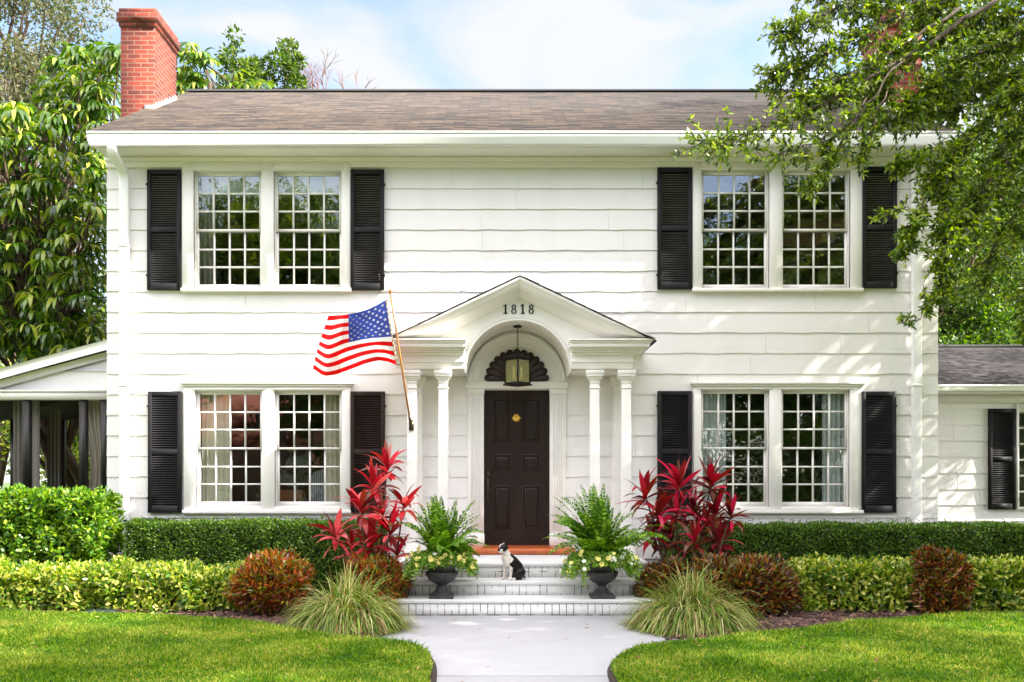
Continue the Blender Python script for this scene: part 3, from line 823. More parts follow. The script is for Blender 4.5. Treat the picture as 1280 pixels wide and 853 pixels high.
# closed side and ceiling above the columns
for s in (-1, 1):
    a, b = sorted((s*.70, s*1.44)); Geo().box(a, b, PY+.02, -.035, 2.862, 2.873).build('soffit', m_cream, house)
def colgeo(xc, yc, wdt=.13, z0=.5, z1=2.86):
    g = Geo(); a = wdt/2; b = a*.88
    v = [(xc-a,yc-a,z0+.16),(xc+a,yc-a,z0+.16),(xc+a,yc+a,z0+.16),(xc-a,yc+a,z0+.16),(xc-b,yc-b,z1-.17),(xc+b,yc-b,z1-.17),(xc+b,yc+b,z1-.17),(xc-b,yc+b,z1-.17)]
    g.add(v, [(0,3,2,1),(4,5,6,7),(0,1,5,4),(1,2,6,5),(2,3,7,6),(3,0,4,7)])
    c = Geo()
    for e, p, q in ((.012, z1-.235, z1-.215), (.004, z1-.17, z1-.13), (.016, z1-.13, z1-.11), (.03, z1-.11, z1-.085), (.048, z1-.085, z1-.055), (.056, z1-.055, z1)):
        c.box(xc-b-e, xc+b+e, yc-b-e, yc+b+e, p+.0002, q)
    bs = Geo()
    for e, p, q in ((.04, z0, z0+.09), (.025, z0+.09, z0+.12), (.012, z0+.12, z0+.16)):
        bs.box(xc-a-e, xc+a+e, yc-a-e, yc+a+e, p+.0005, q)
    return g, c, bs
for x in (-1.345, -.95, .975, 1.375):
    g, c, b = colgeo(x, PY+.02)
    o = bevel(g.build('column', m_trim, house), .006); bevel(c.build('capital', m_trim, o), .004, 1); bevel(b.build('base', m_trim, o), .006)
for x in (-1.345, 1.375):
    g, c, b = colgeo(x, -.03, .15)
    o = bevel(g.build('pilaster', m_trim, house), .006); bevel(c.build('capital', m_trim, o), .004, 1); bevel(b.build('base', m_trim, o), .006)

# ---- house number
def digit(g, ch, x, z, H, y):
    th = .010
    if ch == '1':
        g.box(x-.0105, x+.0105, y-th, y, z+.003, z+H); g.box(x-.027, x+.027, y-th, y-.0003, z, z+.011)
        g.prism([(x-.0105, z+H), (x-.030, z+H-.022), (x-.030, z+H-.031), (x-.0105, z+H-.020)], y-th+.0004, y, 'y')
    else:
        for zc, rx, rz in ((z+H*.72, .029, H*.25), (z+H*.255, .034, H*.262)):
            for k in range(28):
                a0, a1 = 2*math.pi*k/28, 2*math.pi*(k+1)/28
                def pt(a, m):
                    w = (.016 if abs(math.cos(a)) > .5 else .009)*(1 if m else 0)
                    return (x+(rx-w)*math.cos(a), zc+(rz-(.009 if m else 0))*math.sin(a))
                g.prism([pt(a0, 0), pt(a1, 0), pt(a1, 1), pt(a0, 1)], y-th, y, 'y')
for ch, pxx in zip('1818', (632, 642.3, 653.5, 664)):
    g = Geo(); xx = P(pxx, 388, PY-.01)[0]; zz_ = P(pxx, 392.4, PY-.01)[2]
    digit(g, ch, xx, zz_, .122, PY-.001)
    o = g.build('house_number', m_iron, house); o['label'] = 'black serif numeral %s' % {'1': 'one', '8': 'eight'}[ch]

# ---- steps
steps = thing('brick_steps', 'white painted brick steps leading up to the dark front door', 'steps', (0, -1.5, 0))
SX0, SX1 = -1.5, 1.52
for i, (yf, yb, z0, z1) in enumerate(((-2.4, -.02, -.05, .17), (-2.05, -.03, .17, .33), (-1.70, -.04, .33, .50))):
    inset = i*.0
    g = Geo().box(SX0, SX1, yf+.015, yb, z0, z1-.045)
    o = g.build('step', m_stepbrick, steps)
    g = Geo().box(SX0-.012, SX1+.012, yf, yb, z1-.0445, z1)
    bevel(g.build('tread', m_tread, o), .014, 3)
g = Geo()
cx0, cx1 = -.69, .74
prof = [(-.585, .502), (-.60, .512), (-.608, .53), (-.608, .556), (-.598, .574), (-.58, .582), (-.02, .582), (-.02, .502)]
g.prism(prof, cx0, cx1)
bevel(g.build('threshold', m_sill, steps), .004, 1)

# ---- screened porch (left wing), set back
YP = .5
def PX(px): return P(px, 0, YP)[0]
def PZ(py): return P(0, py, YP)[2]
PXL = -9.6
zt0, zsl = PZ(428), (PZ(464)-PZ(428))/(PX(0)-PX(133))   # rake line
rk = lambda x: zt0 + (PX(133)-x)*(-zsl)*-1 if False else zt0 + (x-PX(133))*zsl
zsl_ = (PZ(428)-PZ(464))/(PX(133)-PX(0)); rk = lambda x: zt0 + (x-PX(133))*zsl_
g = Geo()
zo = PZ(500)
zb = 2.62
# gable siding: wide boards cut by the rake
zq = zo+.13
while zq < zt0-.12:
    z2 = min(zq+.27, zt0-.10)
    xl = PX(133)-(zt0-.18-zq)/zsl_; xl2 = PX(133)-(zt0-.18-z2)/zsl_
    g.add([(max(xl, PXL), YP-.022, zq), (XL+.02, YP-.022, zq), (XL+.02, YP-.004, z2), (max(xl2, PXL), YP-.004, z2), (max(xl, PXL), YP, zq), (XL+.02, YP, zq)], [(0,1,2,3), (0,1,5,4)])
    zq = z2
g.box(PXL, XL+.02, YP, YP+.08, zo+.12, zo+.45)
porch = g.build('screened_porch', m_wall, house); porch['label'] = 'screened side porch with dark posts and canvas curtains'
g = Geo()
g.prism([(PX(133)+.1, rk(PX(133)+.1)), (PXL, rk(PXL)), (PXL, rk(PXL)-.07), (PX(133)+.1, rk(PX(133)+.1)-.07)], YP-.14, 3.5, 'y')
g.build('roof', m_dark, porch)
g = Geo().prism([(PX(133)+.1, rk(PX(133)+.1)-.01), (PXL, rk(PXL)-.01), (PXL, rk(PXL)-.15), (PX(133)+.1, rk(PX(133)+.1)-.15)], YP-.17, YP-.141, 'y')
g.prism([(PX(133)+.1, rk(PX(133)+.1)-.151), (PXL, rk(PXL)-.151), (PXL, rk(PXL)-.25), (PX(133)+.1, rk(PX(133)+.1)-.25)], YP-.06, YP-.03, 'y')
g.build('rake_board', m_trim, porch)
g = Geo().box(PXL, XL-.002, YP-.05, YP+.1, zo, zo+.12).box(PXL, XL-.002, YP-.065, YP-.0505, zo+.105, zo+.135)
g.build('beam', m_trim, porch)
g = Geo().box(PXL, XL-.003, YP-.03, YP+.09, .9, PZ(616)-.0)
g.build('knee_wall', M('dark_timber', (.02, .017, .015), .5), porch)
Geo().box(PXL, XL-.003, 3.2, 3.3, .36, 1.0).build('knee_wall', bpy.data.materials['dark_timber'], porch)
g = Geo().box(PXL, XL-.003, YP, 3.32, .2, .35); g.build('floor', m_intfloor, porch)
m_tim = bpy.data.materials['dark_timber']
for px_ in (33, 104, 131, -40, -110):
    x = PX(px_); g = Geo().box(x-.045, x+.045, YP-.028, YP+.07, PZ(616), zo); g.build('post', m_tim, porch)
for x in (-9.4, -8.6, -7.8, -7.1, -6.5, -5.9):
    g = Geo().box(x-.06, x+.06, 3.2, 3.3, 1.001, zo+.1); g.build('post', m_tim, porch)
g = Geo().box(PXL, XL-.003, 3.19, 3.31, zo-.1, zo+.6); g.build('back_beam', m_tim, porch)

# ---- right wing
YW = 1.5
sW = F/(12+YW)
def QX(px, Y=YW): return P(px, 0, Y)[0]
def QZ(py, Y=YW): return P(0, py, Y)[2]
WXR = 11.0
wop = [(QX(1271), QX(1330), QZ(635), QZ(515))]
g = siding(XR+.02, WXR, .10, 2.95, .245, wop, YW, 9)
g.box(XR+.02, wop[0][0], YW, YW+.1, .1, 2.95).box(wop[0][1], WXR, YW, YW+.1, .1, 2.95).box(wop[0][0], wop[0][1], YW, YW+.1, wop[0][3], 2.95).box(wop[0][0], wop[0][1], YW, YW+.1, .1, wop[0][2])
g.box(XR+.02, WXR, 6.0, 6.1, .1, 2.95).prism([(YW+.1, .1), (6, .1), (6, 2.9), (3.8, 3.75), (YW+.1, 2.9)], WXR-.1, WXR)
wing = g.build('side_wing', m_wall, house); wing['label'] = 'single storey side wing with dark shingle roof at the right'
g = Geo()
ye, ze, yr, zr = 1.15, QZ(481, 1.15), 3.8, QZ(433, 3.8)
g.prism([(ye, ze), (yr, zr), (6.45, ze), (6.45, ze-.05), (yr, zr-.06), (ye, ze-.05)], XR+.01, WXR+.2)
g.build('roof', m_shing2, wing)
g = Geo().prism([(yr-.12, zr-.04), (yr, zr+.03), (yr+.12, zr-.04), (yr, zr)], XR+.01, WXR+.2); g.build('ridge_cap', m_dark, wing)
g = Geo().prism([(y+ye+.53-.02, z-5.99+ze) for y, z in [( -.40, 5.985), (-.53, 5.99), (-.535, 5.965), (-.515, 5.955), (-.505, 5.92), (-.49, 5.90), (-.40, 5.90)]], XR+.005, WXR+.2)
g.build('gutter', m_gutter, wing)
g = Geo().box(XR+.01, WXR, ye+.1, YW-.001, ze-.12, ze-.09).box(XR+.01, WXR, YW-.05, YW-.003, ze-.25, ze-.121); g.build('frieze', m_trim, wing)
g, s = shutter_geo(QX(1233.5), QX(1267), QZ(637), QZ(511.5), YW-.028); g.build('shutter', m_black, wing); s.build('louver', m_black, wing)
g = Geo(); wa, wb, wc, wd = QX(1268), QX(1333), QZ(638), QZ(505)
g.box(wa, wop[0][0], YW-.06, YW+.01, wc, wd).box(wop[0][1], wb, YW-.06, YW+.01, wc, wd).box(wop[0][0], wop[0][1], YW-.06, YW+.01, wop[0][3], wd).box(wop[0][0], wop[0][1], YW-.06, YW+.01, wc, wop[0][2])
o0 = wop[0]
for i in range(5):
    x = o0[0]+(o0[1]-o0[0])*i/4; g.box(x-.015, x+.015, YW+.02, YW+.05, o0[2], o0[3])
for j in range(7):
    z = o0[2]+(o0[3]-o0[2])*j/6; g.box(o0[0], o0[1], YW+.021, YW+.049, z-.014, z+.014)
g.build('window', m_trim, wing)
Geo().add([(o0[0], YW+.035, o0[2]), (o0[1], YW+.035, o0[2]), (o0[1], YW+.035, o0[3]), (o0[0], YW+.035, o0[3])], [(0,1,2,3)]).build('glass', m_glass, wing)

# ---- curtains and things inside
def curtain(x0, x1, z0, z1, y, mat, label, gather=0, group='curtains inside the windows'):
    nx = 40; nz_ = 10; V = []
    rr = random.Random(int(x0*1000)); ph = rr.uniform(0, 6)
    for j in range(nz_+1):
        t = j/nz_
        pull = gather*math.sin(math.pi*(1-t))**2 if gather else 0
        for i in range(nx+1):
            u = i/nx; x = x0+(x1-x0)*u
            if gather: x = x0 + (x1-x0)*(u*(1-abs(pull)) + (abs(pull) if pull > 0 else 0))
            V.append((x, y+.022*math.sin(u*(x1-x0)*95+ph)+.01*math.sin(u*17+ph*2), z0+(z1-z0)*t))
    Fq = [(j*(nx+1)+i, j*(nx+1)+i+1, (j+1)*(nx+1)+i+1, (j+1)*(nx+1)+i) for j in range(nz_) for i in range(nx)]
    return solo('curtain', Geo().add(V, Fq), mat, label, 'curtain', ((x0+x1)/2, y, z0), group, True)
zc0, zc1 = WZ(650), WZ(488)
curtain(WX(246), WX(283), zc0, zc1, .2, m_curt, 'cream curtain at the left side of the lower left window')
curtain(WX(404), WX(430), zc0, zc1, .2, m_curt, 'cream curtain at the right end of the lower left window')
curtain(WX(874), WX(912), zc0, zc1, .2, m_curtw, 'pale blue white curtain at the left side of the lower right window')
curtain(WX(1035), WX(1062), zc0, zc1, .2, m_curtw, 'pale blue white curtain at the right end of the lower right window')
curtain(WX(243), WX(262), WZ(362), WZ(214), .25, m_curtd, 'dim drape at the left side of the upper left window')
for a, b, lb in ((243, 327, 'pale roller blind pulled a little down in the upper left window, left half'), (343, 428, 'pale roller blind pulled a little down in the upper left window, right half')):
    g = Geo().box(WX(a), WX(b), .125, .13, WZ(236), WZ(214)); g.box(WX(a), WX(b), .12, .136, WZ(239), WZ(236.1))
    solo('roller_blind', g, m_curtw, lb, 'blind', ((WX(a)+WX(b))/2, .13, WZ(239)), 'roller blinds')
chair = thing('armchair', 'blue and white striped chair seen through the lower left window', 'chair', (WX(396), .9, .55))
g = Geo(); xx = WX(400)
Vb = [(xx-.27, .75, .95), (xx+.27, .75, .95)]
pr = [(xx-.26, .98), (xx+.26, .98), (xx+.27, 1.45), (xx+.20, 1.56), (xx+.08, 1.60), (xx-.08, 1.60), (xx-.20, 1.56), (xx-.27, 1.45)]
g.prism(pr, .62, .70, 'y'); bevel(g.build('backrest', m_stripe, chair), .02)
g = Geo().box(xx-.26, xx+.26, .70, 1.2, .92, 1.05); bevel(g.build('seat', m_stripe, chair), .02)
for a, b in ((-.22, .66), (.22, .66), (-.22, 1.15), (.22, 1.15)):
    Geo().box(xx+a-.02, xx+a+.02, b-.02, b+.02, .551, .92).build('leg', m_wood, chair)
tb = thing('table', 'orange brown wooden side table behind the lower left window', 'table', (WX(335), .8, .55))
bevel(Geo().box(WX(318), WX(366), .55, .95, 1.02, 1.32).build('cabinet', m_wood, tb), .01)
for a in (WX(320), WX(362)):
    for b in (.58, .90): Geo().box(a, a+.04, b, b+.04, .551, 1.02).build('leg', m_wood, tb)
for a, b, lb, gt in ((18, 32, 'grey canvas curtain beside the left porch post', 0), (37, 50, 'narrow grey canvas curtain right of the left porch post', 0), (60, 76, 'grey canvas curtain tied in the middle of the screened porch', 0), (98, 133, 'pale canvas curtain swept aside at the right end of the screened porch', .45)):
    yy = YP+.25 if a != 60 else 2.7
    x0, x1 = P(a, 0, yy)[0], P(b, 0, yy)[0]
    curtain(x0, x1, .6, zo+.03, yy, m_curtd if a != 98 else M('porch_canvas_pale', (.42, .38, .30), .95), lb, gt, 'canvas curtains of the screened porch')
bench = thing('bench', 'cushioned bench standing inside the screened porch', 'bench', (-7.2, 2.5, .35))
bevel(Geo().box(-7.9, -6.7, 2.2, 2.85, .75, 1.2).build('cushion', M('grey_cushion', (.22, .20, .19), .9), bench), .06, 3)
for a in (-7.85, -6.8):
    for b in (2.25, 2.75): Geo().box(a, a+.06, b, b+.06, .351, .75).build('leg', m_wood, bench)

# ================================================================== LANTERN
LY = -.42
lan = thing('hanging_lantern', 'black iron lantern with two candle bulbs hanging over the front door', 'lantern', (.002, LY, 2.70))
lx = .002
def rotsq(r, z): return [(lx, LY-r, z), (lx+r, LY, z), (lx, LY+r, z), (lx-r, LY, z)]
def sqfrustum(g, r0, z0, r1, z1):
    g.add(rotsq(r0, z0)+rotsq(r1, z1), [(3,2,1,0), (4,5,6,7)] + [(i, (i+1) % 4, (i+1) % 4+4, i+4) for i in range(4)])
g = Geo(); sqfrustum(g, .195, 2.705, .195, 2.722); sqfrustum(g, .17, 2.7225, .17, 2.745)
sqfrustum(g, .175, 3.035, .175, 3.06)
for i in range(4):
    a = rotsq(.165, 0)[i]; g.box(a[0]-.011, a[0]+.011, a[1]-.011, a[1]+.011, 2.746, 3.034)
    b = rotsq(.165, 0)[(i+1) % 4]
g.build('frame', m_iron, lan)
g = Geo(); sqfrustum(g, .19, 3.061, .15, 3.085); sqfrustum(g, .15, 3.0855, .07, 3.115); sqfrustum(g, .05, 3.1155, .04, 3.15)
g.build('lid', m_iron, lan)
g = Geo()
for i in range(4):
    a, b = rotsq(.158, 2.746)[i], rotsq(.158, 2.746)[(i+1) % 4]
    g.add([a, b, (b[0], b[1], 3.034), (a[0], a[1], 3.034)], [(0,1,2,3)])
g.build('glass', m_lglass, lan)
for s in (-1, 1):
    c = Geo().lathe([(0, 2.79), (.013, 2.79), (.013, 2.885), (0, 2.885)], (lx+s*.05, LY, 0), 10); cn = c.build('candle', m_candle, lan)
    Geo().lathe([(0, 2.885), (.011, 2.895), (.013, 2.92), (.008, 2.95), (.001, 2.97)], (lx+s*.05, LY, 0), 10).build('bulb', m_bulb, cn, True)
    Geo().tube([(lx, LY, 2.75), (lx+s*.03, LY, 2.755), (lx+s*.05, LY, 2.77), (lx+s*.05, LY, 2.79)], .006, 6).build('candle_arm', m_bronze, lan, True)
Geo().lathe([(0, 3.468), (.055, 3.468), (.058, 3.478), (.03, 3.495), (0, 3.50)], (lx, LY, 0), 20).build('canopy', m_iron, lan, True)
g = Geo(); z = 3.465; k = 0
while z > 3.17:
    an2 = np.linspace(0, 2*math.pi, 11); ry = k % 2
    g.tube([(lx+(0 if ry else .009*math.cos(a)), LY+(.009*math.cos(a) if ry else 0), z-.016+.017*math.sin(a)) for a in an2], .0035, 5, caps=False); z -= .025; k += 1
g.build('chain', m_iron, lan, True)

# ================================================================== FLAG
fb, ft = P(513.5, 531, PY-.13), P(487.5, 364, -1.62)
flag = thing('flag', 'red white and blue striped flag flying from an angled wooden pole on the portico', 'flag', tuple(fb))
Geo().tube([fb+(ft-fb)*.02, ft], [.014, .0125], 10).build('pole', m_pole, flag, True)
Geo().sphere(ft, (.022, .022, .028)).build('finial', m_pole, flag, True)
dd = (ft-fb)/np.linalg.norm(ft-fb)
g = Geo().tube([fb-dd*.04, fb+dd*.13], [.02, .021], 10).box(fb[0]-.03, fb[0]+.03, PY-.058, PY-.045, fb[2]-.07, fb[2]+.06).tube([fb, (fb[0], PY-.05, fb[2]-.03)], .012, 8)
g.build('bracket', m_bronze, flag)
for q in (.12, .55):
    pass
TOP = [(0, 482.5, 375), (.12, 466, 384.5), (.25, 451, 390), (.4, 434, 393.5), (.6, 427, 394), (.8, 419, 394.5), (1, 410.5, 395)]
BOT = [(0, 496.5, 457), (.12, 480, 450), (.25, 461, 453), (.4, 437, 462.5), (.6, 420, 468.5), (.8, 405, 470.5), (1, 391, 461)]
def interp(T, u):
    us = [t[0] for t in T]; return np.array([np.interp(u, us, [t[1] for t in T]), np.interp(u, us, [t[2] for t in T])])
def smooth_i(T, u):
    return sum(interp(T, min(1, max(0, u+du)))*w for du, w in ((-.05, .25), (-.025, .25), (0, 0), (.025, .25), (.05, .25))) if .05 < u < .95 else interp(T, u)
def flagpt(u, v):   # v 0 top..1 bottom
    a, b = smooth_i(TOP, u), smooth_i(BOT, u)
    p = a+(b-a)*v
    lean = .06*math.sin(math.pi*v)*math.sin(u*math.pi)
    Yp = (-1.50 + .28*v) + .62*u**1.3*(1-.25*v) + .07*math.sin(u*9.5 - v*3.5) + .03*math.sin(u*17+v*6)
    p = p + np.array([-6*math.sin(math.pi*v)*u*.3, 2.2*math.sin(u*8+v*2)*math.sin(math.pi*v)])
    return P(p[0], p[1], Yp)
NU, NV = 60, 52
V = [flagpt(i/NU, j/NV) for j in range(NV+1) for i in range(NU+1)]
fs = {0: [], 1: [], 2: []}
for j in range(NV):
    st = j*13//NV
    for i in range(NU):
        u = (i+.5)/NU
        mi = 2 if (u < .4 and st < 7) else (0 if st % 2 == 0 else 1)
        fs[mi].append((j*(NU+1)+i, j*(NU+1)+i+1, (j+1)*(NU+1)+i+1, (j+1)*(NU+1)+i))
g = Geo(); g.add(V, fs[0], 0); g.f.append((np.array(fs[1]), 1)); g.f.append((np.array(fs[2]), 2))
def clothmat(name, c):
    m = leafmat(name, [c, c], .85, .35, .1); return m
mf = [clothmat('flag_red', (.62, .012, .014)), clothmat('flag_white', (.80, .79, .77)), clothmat('flag_blue', (.05, .07, .29))]
cloth = g.build('cloth', mf, flag, True)
g = Geo()
eu, ev = .4, 7/13
for row in range(9):
    cnt = 6 if row % 2 == 0 else 5
    for c in range(cnt):
        uu = eu*(1+2*c+(0 if cnt == 6 else 1))/12; vv = ev*(row+1)/10
        for side in (-1, 1):
            c0 = flagpt(uu, vv); du = (flagpt(uu+.01, vv)-c0)/.01/1.15; dv = (flagpt(uu, vv+.01)-c0)/.01/.8
            nn = np.cross(du, dv); nn /= np.linalg.norm(nn)+1e-9
            pts = []
            for k in range(10):
                rr_ = .021 if k % 2 == 0 else .0085; a = math.pi*k/5
                pts.append(c0 + du*rr_*math.sin(a) - dv*rr_*math.cos(a) + nn*.005*side)
            g.add(pts, [list(range(10))])
g.build('stars', mf[1], cloth)
g = Geo()
for v0 in np.linspace(0, 1, 14)[:-1]:
    a, b = flagpt(0, v0), flagpt(0, v0+1/13); g.tube([a, b], .010, 6)
g.build('hoist_band', M('hoist_canvas', (.55, .47, .32), .9), cloth)
for v0 in (.01, .985):
    a = flagpt(0, v0); t = np.dot(a-fb, dd); Geo().tube([a, fb+dd*t], .006, 6).build('clip', m_bronze, flag)

# ================================================================== URNS, FERNS, FLOWERS
m_fern = leafmat('fern_green', [(0.0255, 0.0850, 0.0051), (0.0595, 0.1615, 0.0085), (0.1190, 0.2550, 0.0153), (0.3000, 0.4600, 0.0500)], .5, .4, .3)
m_trail = leafmat('trailing_leaf', [(.05,.14,.01), (.14,.28,.02), (.32,.45,.05)], .5, .35, .3)
m_yel = leafmat('yellow_petals', [(.85,.62,.06), (.90,.76,.22), (.92,.84,.45)], .6, .3, .2)
m_wht = leafmat('white_petals', [(.85,.85,.8), (.9,.88,.8)], .6, .3, .2)
UY = -2.22
def urn(xc, lab):
    t = thing('urn', lab, 'urn', (xc, UY, .17), 'dark urns on the lowest step')
    g = Geo().lathe([(0, .20), (.10, .20), (.118, .205), (.12, .215), (.10, .225), (.075, .25), (.052, .285), (.048, .305), (.062, .318)], (xc, UY, 0), 28)
    g.build('pedestal', m_urn, t, True)
    bevel(Geo().box(xc-.135, xc+.135, UY-.135, UY+.135, .1705, .205).build('base', m_urn, t), .008)
    g = Geo().lathe([(0, .31), (.06, .318), (.11, .345), (.155, .385), (.178, .43), (.183, .455), (.172, .462), (.150, .465), (.146, .50), (.15, .57), (.162, .61), (.185, .625), (.19, .64), (.18, .648), (.155, .64), (.145, .59), (0, .585)], (xc, UY, 0), 32)
    b = g.build('bowl', m_urn, t, True)
    return t
def fern(xc, lab, seed, bias, sc_=1.0, nf=64):
    r = np.random.default_rng(seed)
    t = thing('fern', lab, 'fern', (xc, UY, .6), 'ferns in the urns')
    g = Geo(); st = Geo()
    n = nf
    for k in range(n):
        az = r.uniform(0, 2*math.pi); out_ = r.uniform(0, 1)**.8
        el = R(88-58*out_)
        d = np.array([math.cos(az)*math.cos(el)+bias*.12, math.sin(az)*math.cos(el), math.sin(el)])
        L = r.uniform(.46, .66)*sc_*r.choice([.8, 1, 1.1])*(1-.10*out_); droop = r.uniform(.3, .8)+out_*1.5
        seg = 34; pos = np.array([xc+r.normal(0, .035), UY+r.normal(0, .035), .60]); pts = [pos.copy()]; ds = []
        for i in range(seg):
            pos = pos+d*L/seg; d = d+np.array([0, 0, -1])*droop/seg*(i/seg*1.6); d /= np.linalg.norm(d); pts.append(pos.copy()); ds.append(d.copy())
        pts = np.array(pts); ds = np.array(ds+[ds[-1]])
        st.tube(pts[::4], np.linspace(.003, .001, len(pts[::4])), 4)
        side = np.cross(ds, np.array([0, 0, 1.])); side /= np.linalg.norm(side, axis=1)[:, None]+1e-6
        tw = r.normal(0, .5); upv = np.cross(side, ds); side = side*math.cos(tw)+upv*math.sin(tw)
        nrm_ = np.cross(side, ds)
        tt = np.linspace(0, 1, len(pts)); ln = (.062*np.sin(math.pi*np.clip(tt*.9+.1, 0, 1))**.7+.006)
        m_ = tt > .12
        for s in (-1, 1):
            dv = side*s+ds*.35+r.normal(0, .12, side.shape)
            g.leaves(pts[m_], dv[m_], nrm_[m_]+r.normal(0, .15, nrm_[m_].shape), ln[m_], .022)
    g.build('fronds', m_fern, t); st.build('stalks', m_fern, t)
def flowers(xc, lab, seed, white):
    r = np.random.default_rng(seed)
    t = thing('trailing_flowers', lab, 'flowers', (xc, UY, .6), 'flowers trailing from the urns')
    g = Geo()
    sp = Geo(); nfl = 0
    n = 80
    for k in range(n):
        az = r.uniform(0, 2*math.pi)
        if abs(math.sin(az-math.pi*1.5)) < .0: pass
        c, s = math.cos(az), math.sin(az)
        L = r.uniform(.10, .34)
        front = s < -.75 and abs(c) < .5
        if front: L *= .35
        pos = np.array([xc+c*.13, UY+s*.13, .62]); d = np.array([c*.9, s*.7, r.uniform(.3, 1.0)]); d /= np.linalg.norm(d)
        pts = [pos.copy()]
        for i in range(12):
            pos = pos+d*L/9; d = d+np.array([0, 0, -.30]); d /= np.linalg.norm(d)
            dist = math.hypot(pos[0]-xc, pos[1]-UY)
            if dist < .195 and pos[2] < .65: pos[0] = xc+(pos[0]-xc)*.2/dist; pos[1] = UY+(pos[1]-UY)*.2/dist
            pts.append(pos.copy())
        pts = np.array(pts)
        sp.tube(pts[::3], .0018, 4)
        q = np.repeat(pts, 7, 0)+r.normal(0, .020, (len(pts)*7, 3)); 
        dv = rv(len(q))+np.array([0, 0, -.2]); nr_ = rv(len(q))+np.array([c, s-.5, .8])
        g.leaves(q, dv, nr_, r.uniform(.02, .042, len(q)), r.uniform(.014, .022, len(q)), .15)
        if r.uniform() < .6:
            for _ in range(r.integers(1, 4)):
                cpt = pts[r.integers(4, 12)]+r.normal(0, .02, 3)+np.array([c*.02, s*.02-.01, .01])
                fn = np.array([c*.5, s*.4-.7, .35])+r.normal(0, .3, 3); fn /= np.linalg.norm(fn)
                a_ = np.cross(fn, [0, 0, 1.]); a_ /= np.linalg.norm(a_); b_ = np.cross(fn, a_)
                Rf = r.uniform(.017, .027)
                mt = m_wht if (white and r.uniform() < .45) or (not white and r.uniform() < .12) else m_yel
                ring = [cpt+fn*.010+(a_*math.cos(x)+b_*math.sin(x))*Rf*(1+.13*math.cos(5*x)) for x in np.linspace(0, 2*math.pi, 20, endpoint=False)]
                if nfl < 95: Geo().add([cpt-fn*.004]+ring, [(0, i+1, (i+1) % 20+1) for i in range(20)]).build('flower', mt, t); nfl += 1
    g.build('leaves', m_trail, t); sp.build('stems', m_trail, t)
ux1, ux2 = -.872, .90
urn(ux1, 'dark footed urn left of the dog'); urn(ux2, 'dark footed urn right of the dog')
fern(ux1, 'green fern with arching fronds in the left urn', 5, .35, 1.12, 66); fern(ux2, 'green fern with upright fronds in the right urn', 6, -.7, 1.3, 88)
flowers(ux1, 'yellow petunias trailing over the rim of the left urn', 8, False); flowers(ux2, 'white and pale yellow flowers trailing over the rim of the right urn', 9, True)

# ================================================================== DOG
def dogmesh():
    bm = bmesh.new()
    def ball(c, r, s=(1,1,1)):
        m_ = Matrix.Translation(c) @ Matrix.Diagonal((s[0]*r, s[1]*r, s[2]*r, 1))
        bmesh.ops.create_icosphere(bm, subdivisions=3, radius=1, matrix=m_)
    def limb(pts):
        for (a, ra), (b, rb) in zip(pts[:-1], pts[1:]):
            a, b = Vector(a), Vector(b); k = max(2, int((b-a).length/(min(ra, rb)*.35)))
            for i in range(k+1): ball(a.lerp(b, i/k), ra+(rb-ra)*i/k)
    # facing -X, camera side -Y
    limb([((.085,0,.075), .070), ((.055,0,.14), .072), ((.0,0,.205), .068), ((-.045,0,.245), .062), ((-.075,-.005,.285), .047), ((-.095,-.01,.325), .040)])
    limb([((-.065,0,.20), .052), ((-.085,0,.245), .050)])
    ball((-.128,-.020,.368), .053, (1,1,.92)); ball((-.112,-.014,.372), .050, (1,1,.95))      # skull
    limb([((-.148,-.026,.346), .036), ((-.168,-.033,.341), .031)])                             # short muzzle
    ball((-.193,-.041,.355), .011)                                                             # nose
    for s in (-1, 1):   # ears
        b0 = Vector((-.105, -.014+s*.030, .398)); e = Vector((-.108+s*.012, -.014+s*.047, .446))
        limb([(b0, .017), (b0.lerp(e, .5), .012), (e, .0055)])
    for s, dx in ((-1, .012), (1, -.028)):   # fore legs
        limb([((-.045+dx*.6, s*.038, .20), .034), ((-.05+dx, s*.042, .12), .022), ((-.055+dx, s*.043, .05), .016), ((-.058+dx, s*.043, .016), .017), ((-.082+dx, s*.044, .013), .0145)])
    for s in (-1, 1):   # hind legs folded
        limb([((.085, s*.045, .085), .056), ((.045, s*.062, .075), .047), ((.01, s*.066, .055), .030)])
        limb([((.01, s*.066, .052), .026), ((.05, s*.066, .03), .020), ((.075, s*.066, .017), .016), ((.01, s*.07, .015), .0155), ((-.035, s*.072, .013), .0145)])
    limb([((.135,0,.03), .016), ((.165,.01,.016), .011), ((.178,.025,.013), .006)])
    me = bpy.data.meshes.new('dog'); bm.to_mesh(me); bm.free()
    o = bpy.data.objects.new('dog', me); col.objects.link(o)
    m1 = o.modifiers.new('r', 'REMESH'); m1.mode = 'VOXEL'; m1.voxel_size = .0045
    m2 = o.modifiers.new('s', 'SMOOTH'); m2.iterations = 5; m2.factor = .5
    dg = bpy.context.evaluated_depsgraph_get(); me2 = bpy.data.meshes.new_from_object(o.evaluated_get(dg))
    o.modifiers.clear(); o.data = me2; bpy.data.meshes.remove(me)
    me2.name = 'dog'
    return o
dog = dogmesh()
m_dblk = M('black_dog_coat', (.008, .0055, .005), .5, spec=.25, bump=(120, .3, .002, (1, 1, 1)))
m_dwht = M('white_dog_coat', (.74, .66, .60), .6, bump=(120, .3, .002, (1, 1, 1)))
m_dnose = M('dog_nose', (.008, .007, .007), .2)
dog.data.materials.clear()
for m in (m_dblk, m_dwht): dog.data.materials.append(m)
